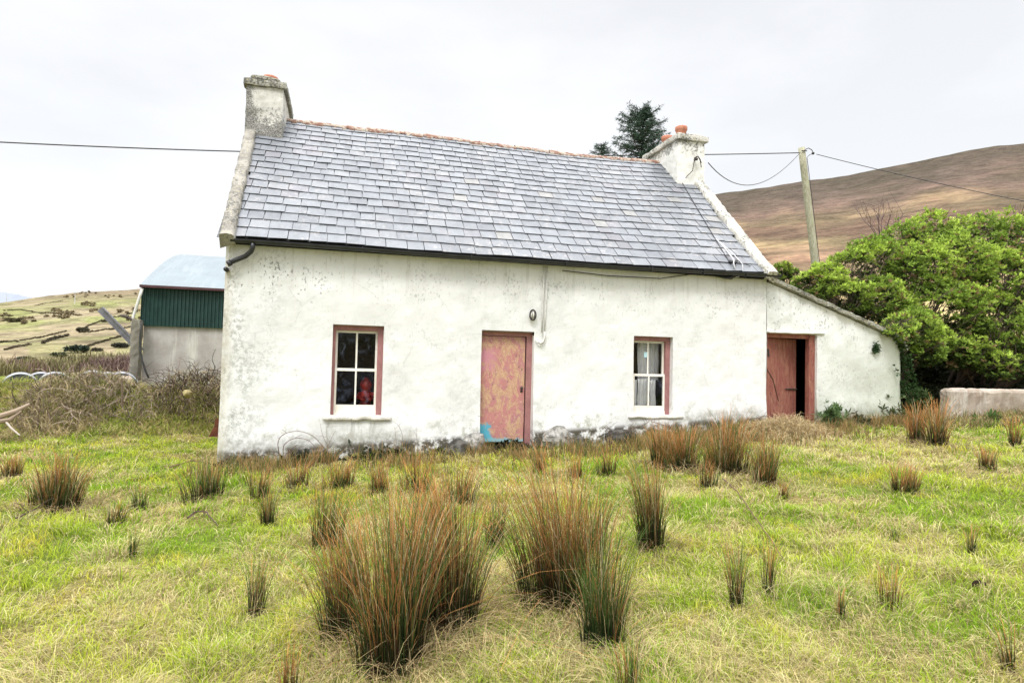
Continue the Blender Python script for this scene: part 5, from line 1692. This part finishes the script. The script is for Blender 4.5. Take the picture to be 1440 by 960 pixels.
# ------------------------------------------------------------------ conifer behind the chimney
def conifer(px_top, py_top, y_, height, rbase, label, nb=150, name='conifer_tree'):
    top = at(px_top, py_top, y_); base = np.array([top[0], top[1], top[2] - height])
    root = thing(name, base, label, 'tree')
    g = G(); g.tube([base, base + (0, 0, height * .5), top], [.16, .10, .012], 8, col=(.09, .07, .055))
    ps, sz, cl, tl = [], [], [], []
    for i in range(nb):
        f = (i + rng.random()) / nb
        h = f ** 1.15
        hz_ = base[2] + height * (1 - h * .93)
        ln = rbase * (.10 + .9 * h) * rng.uniform(.5, 1.15); ln = min(ln, 1.7 * rng.uniform(.45, 1.1))
        an = i * 2.4 + rng.normal(0, .3)
        d = np.array([math.cos(an), math.sin(an), 0]); tipz = rng.uniform(.1, .62)
        s0 = np.array([top[0], top[1], hz_]); e = s0 + d * ln + np.array([0, 0, ln * tipz])
        mid = (s0 + e) / 2 - np.array([0, 0, ln * .10])
        T_ = np.linspace(0, 1, 8)[:, None]; P = s0 * (1 - T_) ** 2 + 2 * mid * T_ * (1 - T_) + e * T_ ** 2
        g.tube(P, np.linspace(.022, .006, 8), 4, cap=False, col=(.08, .06, .05))
        m = int(8 + ln * 17)
        u = rng.random(m) ** .8
        q = s0 * ((1 - u) ** 2)[:, None] + 2 * mid * (u * (1 - u))[:, None] + e * (u ** 2)[:, None]
        side = np.cross(d, [0, 0, 1.])
        q = q + side * (rng.normal(0, .16, m) * (1.1 - u) * ln)[:, None] + np.array([0, 0, -1]) * (np.abs(rng.normal(0, .05, m)))[:, None]
        ps.append(q); sz.append(rng.uniform(.09, .17, m)); tl.append(np.tile(d * .8 + np.array([0, 0, .15]), (m, 1)))
        cl.append(np.array([.034, .060, .038]) * rng.uniform(.6, 1.9, (m, 1)))
    V, Fq, C = leaves(np.concatenate(ps), np.concatenate(sz), np.concatenate(cl), 6, .0, wr=.14, tilt=np.concatenate(tl))
    build('trunk', g, MT['twig'], root)
    link_mesh('crown', V, Fq, C, MT['veg'], root)


conifer(904, 155, 12.0, 7.0, 4.6, 'dark green conifer whose top shows above the ridge beside the right chimney', nb=260)
conifer(846, 204, 13.5, 4.5, 2.2, 'small conifer tip just left of the taller conifer above the ridge', nb=80)

# ------------------------------------------------------------------ barn on the left
YB = 15.0
bL = at(193, 452, YB); bl_e = at(199, 402, YB); zc0 = at(250, 458, YB)[2]
xb0 = at(201, 470, YB)[0]; xb1 = xb0 + 9.0; zeave = bl_e[2]; zb_ = gz(xb0, YB) - .3
zwall = at(203, 456, YB)[2]
barn = thing('barn', (xb0, YB, zb_), 'farm barn with curved grey roof, dark green cladding and concrete lower wall', 'barn')
g = G(); g.rbox(xb0, xb1, YB, YB + .25, zb_, zwall, step=.4, amp=.01, seed=3, rnd=.02); g.rbox(xb0, xb0 + .25, YB + .26, YB + 9, zb_, zwall, step=.5, amp=.01, seed=8, rnd=.02)
build('wall', g, MT['concrete'], barn)
WR = next(w_ for w_ in np.arange(.5, 16, .02) if at(268, 362, YB - .2 + w_)[0] <= xb0 - .12)     # half width, from where the ridge shows
zpk = at(268, 362, YB - .2 + WR)[2] - zeave
pit = .125; nn = int((xb1 - xb0 + .15) / pit * 6)
xx = np.linspace(xb0 - .06, xb1, nn); ph = (xx - xb0) / pit % 1.0
rib = np.interp(ph, [0, .12, .22, .5, .6, .72, 1.0], [0, 0, 1, 1, 1, 0, 0])
P = np.stack([np.stack([xx, YB - .06 - .045 * rib, np.full(nn, zwall - .05)], -1), np.stack([xx, YB - .06 - .045 * rib, np.full(nn, zeave)], -1)], 1)
g = G(); g.grid(P)
yy = np.linspace(YB - .06, YB + 2 * WR - .4, 500); rib = np.interp((yy / pit) % 1.0, [0, .12, .22, .6, .72, 1.0], [0, 0, 1, 1, 0, 0])
ztop = zeave - .03 + zpk * np.sin(np.clip(np.minimum((yy - YB + .22) / WR, 2 - (yy - YB + .22) / WR), 0, 1) * math.pi / 2)
P = np.stack([np.stack([xb0 - .06 - .03 * rib, yy, np.full(500, zwall)], -1), np.stack([xb0 - .06 - .03 * rib, yy, ztop], -1)], 1); g.grid(P)
build('cladding', g, MT['green'], barn)
# barrel roof
xr_ = np.linspace(xb0 - .12, xb1 + .1, 160)
th = np.linspace(0, 2, 60)
rows = []
for i, x in enumerate(xr_):
    w2 = .006 * math.sin(i * 2.6)
    rows.append([(x, YB - .22 + WR * q, zeave + zpk * math.sin(min(q, 2 - q) * math.pi / 2) ** 1.0 + w2) for q in th])
g = G(); g.grid(np.array(rows)); build('roof', g, MT['barnroof'], barn)
g = G(); g.box(xb0 - .10, xb1, YB - .30, YB - .13, zeave - .07, zeave + .02); build('fascia', g, MT['maroon'], barn)
g = G(); g.tube([(xb0 - .02, YB - .22, zeave - .1), (xb0 - .10, YB - .2, zeave - .4), (xb0 - .28, YB - .18, zwall + .25), (xb0 - .30, YB - .18, zwall - .2)], .05, 8); build('downpipe', g, MT['conduit'], barn, smooth=True)
pl0 = at(185, 530, YB - .4); pl1 = at(193, 449, YB - .4)
g = G(); g.rbox(pl1[0] - .16, pl1[0] + .14, YB - .55, YB - .12, zb_, pl1[2], step=.15, amp=.02, seed=5, rnd=.03); build('pillar', g, mat_concrete('old_pillar', (.20, .185, .155), (.13, .12, .10), .8), barn)
g = G(); g.tube([at(a, b, YB - .62) for a, b in ((199, 452), (197, 470), (197, 490), (200, 507), (205, 522), (209, 531))], [.02, .025, .03, .03, .035, .03], 6); build('hanging_cable', g, MT['cable'], barn, smooth=True)
# steel girder leaning by the barn
g = G()
A = at(140, 434, YB - .2); B = at(190, 486, YB - .2); d = (B - A) / np.linalg.norm(B - A); nrm = np.array([-d[2], 0, d[0]]); wv = .105
if nrm[2] < 0: nrm = -nrm
def bar(A, B, o0, o1, y0_, y1_):
    g.add([A + nrm * o0 + (0, y0_, 0), B + nrm * o0 + (0, y0_, 0), B + nrm * o1 + (0, y0_, 0), A + nrm * o1 + (0, y0_, 0), A + nrm * o0 + (0, y1_, 0), B + nrm * o0 + (0, y1_, 0), B + nrm * o1 + (0, y1_, 0), A + nrm * o1 + (0, y1_, 0)],
          [(0, 1, 2, 3), (4, 7, 6, 5), (0, 4, 5, 1), (3, 2, 6, 7), (0, 3, 7, 4), (1, 5, 6, 2)])
B2 = B + d * .25
bar(A, B2, -wv, -wv + .03, 0, .16); bar(A, B2, wv - .03, wv, 0, .16); bar(A, B2, -wv + .031, wv - .031, .07, .09)
B3 = B + d * 1.2
tag(build('girder', g, MT['steel'], loc=tuple(B2)), 'grey steel girder slanting up to the left from the barn pillar', 'girder')
g = G()
branch(g, at(194, 456, YB - .2), at(178, 445, YB - .2), .06, .045, .08, 6, (.09, .075, .06)); branch(g, at(180, 446, YB - .2), at(169, 444, YB - .2), .07, .04, .1, 5, (.07, .06, .05))
tag(build('broken_rail', g, MT['twig'], loc=at(194, 456, YB - .2)), 'short dark broken timber jutting from the top of the barn pillar', 'timber')

# bales behind the bank
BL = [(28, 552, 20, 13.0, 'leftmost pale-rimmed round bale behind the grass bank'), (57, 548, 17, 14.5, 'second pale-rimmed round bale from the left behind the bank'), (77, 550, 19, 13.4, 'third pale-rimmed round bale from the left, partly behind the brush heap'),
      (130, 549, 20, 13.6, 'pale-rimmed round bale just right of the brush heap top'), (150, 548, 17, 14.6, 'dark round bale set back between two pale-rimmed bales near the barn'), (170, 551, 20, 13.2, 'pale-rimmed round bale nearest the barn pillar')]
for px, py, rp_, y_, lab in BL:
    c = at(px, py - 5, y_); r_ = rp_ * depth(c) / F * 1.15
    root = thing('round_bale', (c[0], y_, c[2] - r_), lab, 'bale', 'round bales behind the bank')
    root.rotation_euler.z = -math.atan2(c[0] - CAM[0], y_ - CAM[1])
    g = G()
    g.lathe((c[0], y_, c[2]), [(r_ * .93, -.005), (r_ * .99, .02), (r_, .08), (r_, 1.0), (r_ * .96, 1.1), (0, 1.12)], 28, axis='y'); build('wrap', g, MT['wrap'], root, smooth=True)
    g = G(); g.lathe((c[0], y_, c[2]), [(0, .035), (r_ * .4, .025), (r_ * .7, .012), (r_ * .93, .0)], 28, axis='y'); build('bale_end', g, MT['wrapd'], root, smooth=True)
c = at(178, 533, 13.0)
g = G(); g.rbox(c[0] - .22, c[0] + .12, 13, 13.4, c[2] - .8, c[2] + .09, step=.08, amp=.04, seed=17, rnd=.06)
tag(build('concrete_block', g, MT['lowconc'], loc=c), 'cream concrete block beside the barn pillar', 'block')


# brush heaps on the bank
def heap(label, cx_, cy_, rx, ry, h, n, cols, leaf=0, name='brush_heap'):
    g = G(); z0 = gz(cx_, cy_)
    for i in range(n):
        a_ = rng.uniform(0, 6.28); q = math.sqrt(rng.random())
        x = cx_ + rx * q * math.cos(a_); y = cy_ + ry * q * math.sin(a_)
        zt = gz(x, y) + h * max(0, 1 - q ** 2) * rng.uniform(.0, .85)
        ln = rng.uniform(.2, .85); dd = rng.uniform(0, 6.28); el_ = rng.normal(.35, .6)
        e = np.array([x + ln * math.cos(dd) * math.cos(el_), y + .6 * ln * math.sin(dd) * math.cos(el_), zt + ln * math.sin(el_) * .8])
        branch(g, (x, y, zt), e, rng.uniform(.004, .011), .003, .45, 7, cols[rng.integers(len(cols))], 4)
    root = thing(name, (cx_, cy_, z0), label, 'brush heap', 'brush heaps on the bank')
    build('twigs', g, MT['twig'], root)
    m = leaf
    a_ = rng.uniform(0, 6.28, m); q = np.sqrt(rng.random(m))
    x = cx_ + rx * q * np.cos(a_); y = cy_ + ry * q * np.sin(a_); z = hz(x, y) + h * np.maximum(0, 1 - q ** 2) * rng.uniform(.1, 1, m)
    cc = np.where((rng.random(m) < .3)[:, None], np.array([.26, .28, .08]), np.array([.56, .45, .27])) * rng.normal(1, .38, m)[:, None]
    V, Fq, C = blades(np.stack([x, y, z], -1), rng.uniform(0, 6.28, m), rng.uniform(.15, .5, m), rng.uniform(.3, 1, m), rng.uniform(-.3, .6, m), np.full(m, .013), cc * .4, cc, nseg=3)
    link_mesh('dead_grass', V, Fq, np.clip(C, 0, 1), MT['grass'], root)


h1 = at(80, 580, 4.0); h2 = at(272, 575, 3.6); h3 = at(20, 600, 3.3)
TW = [(.30, .24, .19), (.20, .15, .12), (.11, .08, .068), (.38, .31, .25)]
heap('pale tangled heap of dead brush on the bank at the far left', h1[0], 4.85, 1.12, .9, .46, 260, TW, 3000)
heap('dark bramble heap on the bank beside the left corner of the cottage', h2[0] - .15, 4.9, .95, .85, .50, 420, [(.07, .05, .042), (.12, .085, .065), (.05, .045, .03), (.18, .13, .1)], 1300)
heap('small sparse brush heap on the bank halfway to the barn', at(195, 580, 4.0)[0], 4.4, .40, .4, .20, 50, TW, 250)
# fallen trunk and pale stick at the left edge
g = G(); g.tube([at(-40, 592, 3.6), at(0, 585, 3.6), at(22, 578, 3.6), at(42, 568, 3.7)], [.06, .055, .045, .03], 8, col=(.32, .25, .19)); g.tube([at(-10, 594, 3.6), at(14, 590, 3.5), at(30, 578, 3.6)], [.05, .04, .02], 7, col=(.26, .2, .15))
tag(build('fallen_branch', g, MT['twig'], loc=at(0, 585, 3.6)), 'thick pale fallen bough at the left edge beside the brush heap', 'branch')
g = G(); P = [at(9, 594, 3.1), at(16, 602, 2.9), at(28, 612, 2.7)]; g.tube(P, [.018, .018, .012], 6, col=(.34, .30, .25)); tag(build('fallen_branch', g, MT['twig'], loc=P[0]), 'thin pale stick lying below the brush heap at the far left', 'branch')
g = G(); P = [at(172, 572, 4.2), at(172, 548, 4.2), at(171, 532, 4.2)]; g.tube(P, [.022, .02, .016], 6, col=(.16, .12, .09)); tag(build('fence_stake', g, MT['twig'], loc=P[0]), 'thin upright stake standing on the bank left of the barn', 'stake')
MT['mossy'] = mat_simple('mossy_stone', (.34, .29, .14), (.2, .16, .08), 12, .95, .1, .8)
stone(264, 553, 3.7, 12, 5, 'yellowish mossy stone among the dark brambles on the bank', 'mossy', seed=8.0)
bpy.data.objects['stone.006']['group'] = 'stones on the bank'


# ------------------------------------------------------------------ hillside hedges, bushes and thicket
def clumps(pts3, rad, n_each, size, col, var=.5):
    ps = []
    for p, r_ in zip(pts3, rad):
        d = rng.normal(0, 1, (n_each, 3)); d /= np.linalg.norm(d, axis=1)[:, None]; d[:, 2] = np.abs(d[:, 2])
        ps.append(np.asarray(p) + d * r_ * rng.uniform(.5, 1, (n_each, 1)) * np.array([1, 1, .8]))
    P = np.concatenate(ps)
    return leaves(P, np.full(len(P), size), np.tile(np.array(col), (len(P), 1)) * rng.uniform(1 - var, 1 + var, (len(P), 1)), 4, .4, wr=.7)


def hedge(label, pix, rpx, col):
    P = []
    for (a, b), (c, d) in zip(pix[:-1], pix[1:]):
        m = max(2, int(abs(c - a) / 2.2))
        for k in range(m):
            if rng.random() < .03: continue
            P.append((a + (c - a) * k / m, b + (d - b) * k / m + rng.normal(0, .35)))
    p3 = [on_far(a, b) for a, b in P]
    rad = [max(.25, rpx * rng.uniform(.25, 1.3) * depth(p) / F) for p in p3]
    V, Fq, C = clumps(p3, rad, 16, np.mean(rad) * .8, col)
    tag(link_mesh('hedgerow', V, Fq, C, MT['veg'], loc=p3[0]), label, 'hedge', 'hedgerows across the far hillside')


HC = (.075, .062, .036)
hedge('dark hedgerow crossing the low field at the far left', [(0, 482), (25, 480), (60, 474), (95, 466)], 1.8, HC)
hedge('thick dark hedge stub in the middle of the hillside', [(60, 483), (75, 477), (97, 472)], 3.0, (.07, .06, .04))
hedge('lower hedgerow rising toward the barn girder', [(118, 489), (140, 482), (165, 475), (190, 470)], 2.2, HC)
hedge('upper hedgerow meeting the barn behind the girder', [(112, 468), (130, 467), (150, 464), (192, 460)], 2.2, HC)
hedge('hedge stub at the left edge of the hillside', [(8, 492), (25, 488), (44, 485)], 2.4, (.10, .08, .05))
hedge('dark scrub line under the top of the hillside', [(6, 437), (30, 436), (60, 441), (90, 441), (115, 444)], 2.0, (.12, .095, .055))
hedge('faint hedgerow along the brow of the hill', [(50, 430), (62, 427), (90, 423)], 1.2, (.12, .1, .06))
hedge('short diagonal hedge climbing the hillside left of the girder', [(110, 466), (122, 460), (138, 453), (150, 449), (190, 440)], 1.6, HC)
for (a, b, r_, lab) in ((30, 553, 15, ''),):
    pass


def hbush(label, px, py, rp_, col, name='hillside_bush'):
    p = on_far(px, py); k = depth(p) / F; r_ = rp_ * k
    pts = [p + np.array([rng.normal(0, .5) * r_, rng.normal(0, .3) * r_, r_ * .2]) for i in range(6)]
    V, Fq, C = clumps(pts, [r_ * .7] * 6, 46, r_ * .3, col)
    tag(link_mesh(name, V, Fq, C, MT['veg'], loc=p), label, 'bush', 'bushes on the hillside')


hbush('round dark green bush in the valley at the far left', 28, 512, 12, (.030, .050, .030))
hbush('dark green bush in the middle of the valley', 112, 496, 12, (.03, .045, .032))
hbush('small dark green bush left of the purple thicket', 86, 502, 8, (.04, .055, .03))
hbush('dark bush just left of the barn pillar', 167, 489, 8, (.05, .05, .04))
hbush('small brown bush between the valley bushes and the barn', 136, 494, 6, (.08, .07, .05))
hbush('dark bush low on the hillside below the short diagonal hedge', 118, 466, 7, (.08, .075, .05))
hbush('small dark bush in the pale field near the left edge', 22, 453, 7, (.10, .09, .05))
hbush('small dark bush near the top of the hill left of the girder', 145, 453, 4, (.09, .08, .05))
# low scrub and gorse scattered over the upper hillside
sc_pts = []
for i in range(26):
    px = rng.uniform(-40, 205); py = rng.uniform(408, 452) + (6 if px < 60 else 0)
    for k in range(rng.integers(2, 9)):
        try: sc_pts.append(on_far(px + rng.normal(0, 7), py + rng.normal(0, 1.2)))
        except Exception: pass
sc_pts = [p for p in sc_pts if depth(p) < 900]
V, Fq, C = clumps(sc_pts, [rng.uniform(.4, 1.1) * depth(p) / F for p in sc_pts], 9, 1.0, (.22, .18, .105))
tag(link_mesh('scrub', V, Fq, C, MT['veg']), 'low brown scrub scattered over the upper part of the far hillside', kind='stuff')
# purple-brown leafless thicket in the valley bottom: one mass
n = 5200
px = rng.uniform(-60, 200, n); t0 = rng.random(n)
ybase = 524 - 0 * px
P = []
rows = [on_far(p_, q) for p_, q in zip(np.linspace(-60, 215, 70), np.interp(np.linspace(-60, 215, 70), [-60, 0, 60, 110, 215], [530, 528, 521, 516, 513]))]
rows = np.array(rows)
i = rng.integers(0, 70, n); b = rows[i] + np.stack([rng.normal(0, 1.0, n), rng.uniform(-9, 5, n), 0 * px], -1)
b[:, 2] = hz_far(b[:, 0], b[:, 1])
hh = rng.uniform(.8, 2.3, n) * np.interp(b[:, 0], [-60, -25, -18, -8], [1.0, .9, 1.25, 1.6]) * (.6 + .8 * fbm(b[:, 0] * .25, b[:, 1] * .25, 3, 5))
cc = np.array([.17, .115, .10]) * rng.uniform(.6, 1.6, (n, 1))
cc = np.where((fbm(b[:, 0] * .12, b[:, 1] * .12, 2, 15) > .56)[:, None], np.array([.19, .17, .08]) * rng.uniform(.7, 1.4, (n, 1)), cc)
V, Fq, C = blades(b, rng.uniform(0, 6.28, n), hh, rng.uniform(.1, .6, n), rng.uniform(.6, 1, n), np.full(n, .10), cc * .6, cc, nseg=3)
tag(link_mesh('thicket', V, Fq, np.clip(C, 0, 1), MT['twig']), 'purple-brown leafless thicket along the valley bottom', kind='stuff')
for (a, b0_, b1_y, lab) in ((105, 428, 411, 'thin pale pole on the brow of the far hill'), (9, 425, 413, 'thin pale pole in front of the distant mountain at the left edge')):
    p = on_far(a, b0_); k = depth(p) / F; g = G(); g.tube([p, p + np.array([0, 0, (b0_ - b1_y) * k])], [.45 * k, .35 * k], 6)
    tag(build('distant_pole', g, MT['whitecable'], loc=p), lab, 'pole', 'distant pale poles')
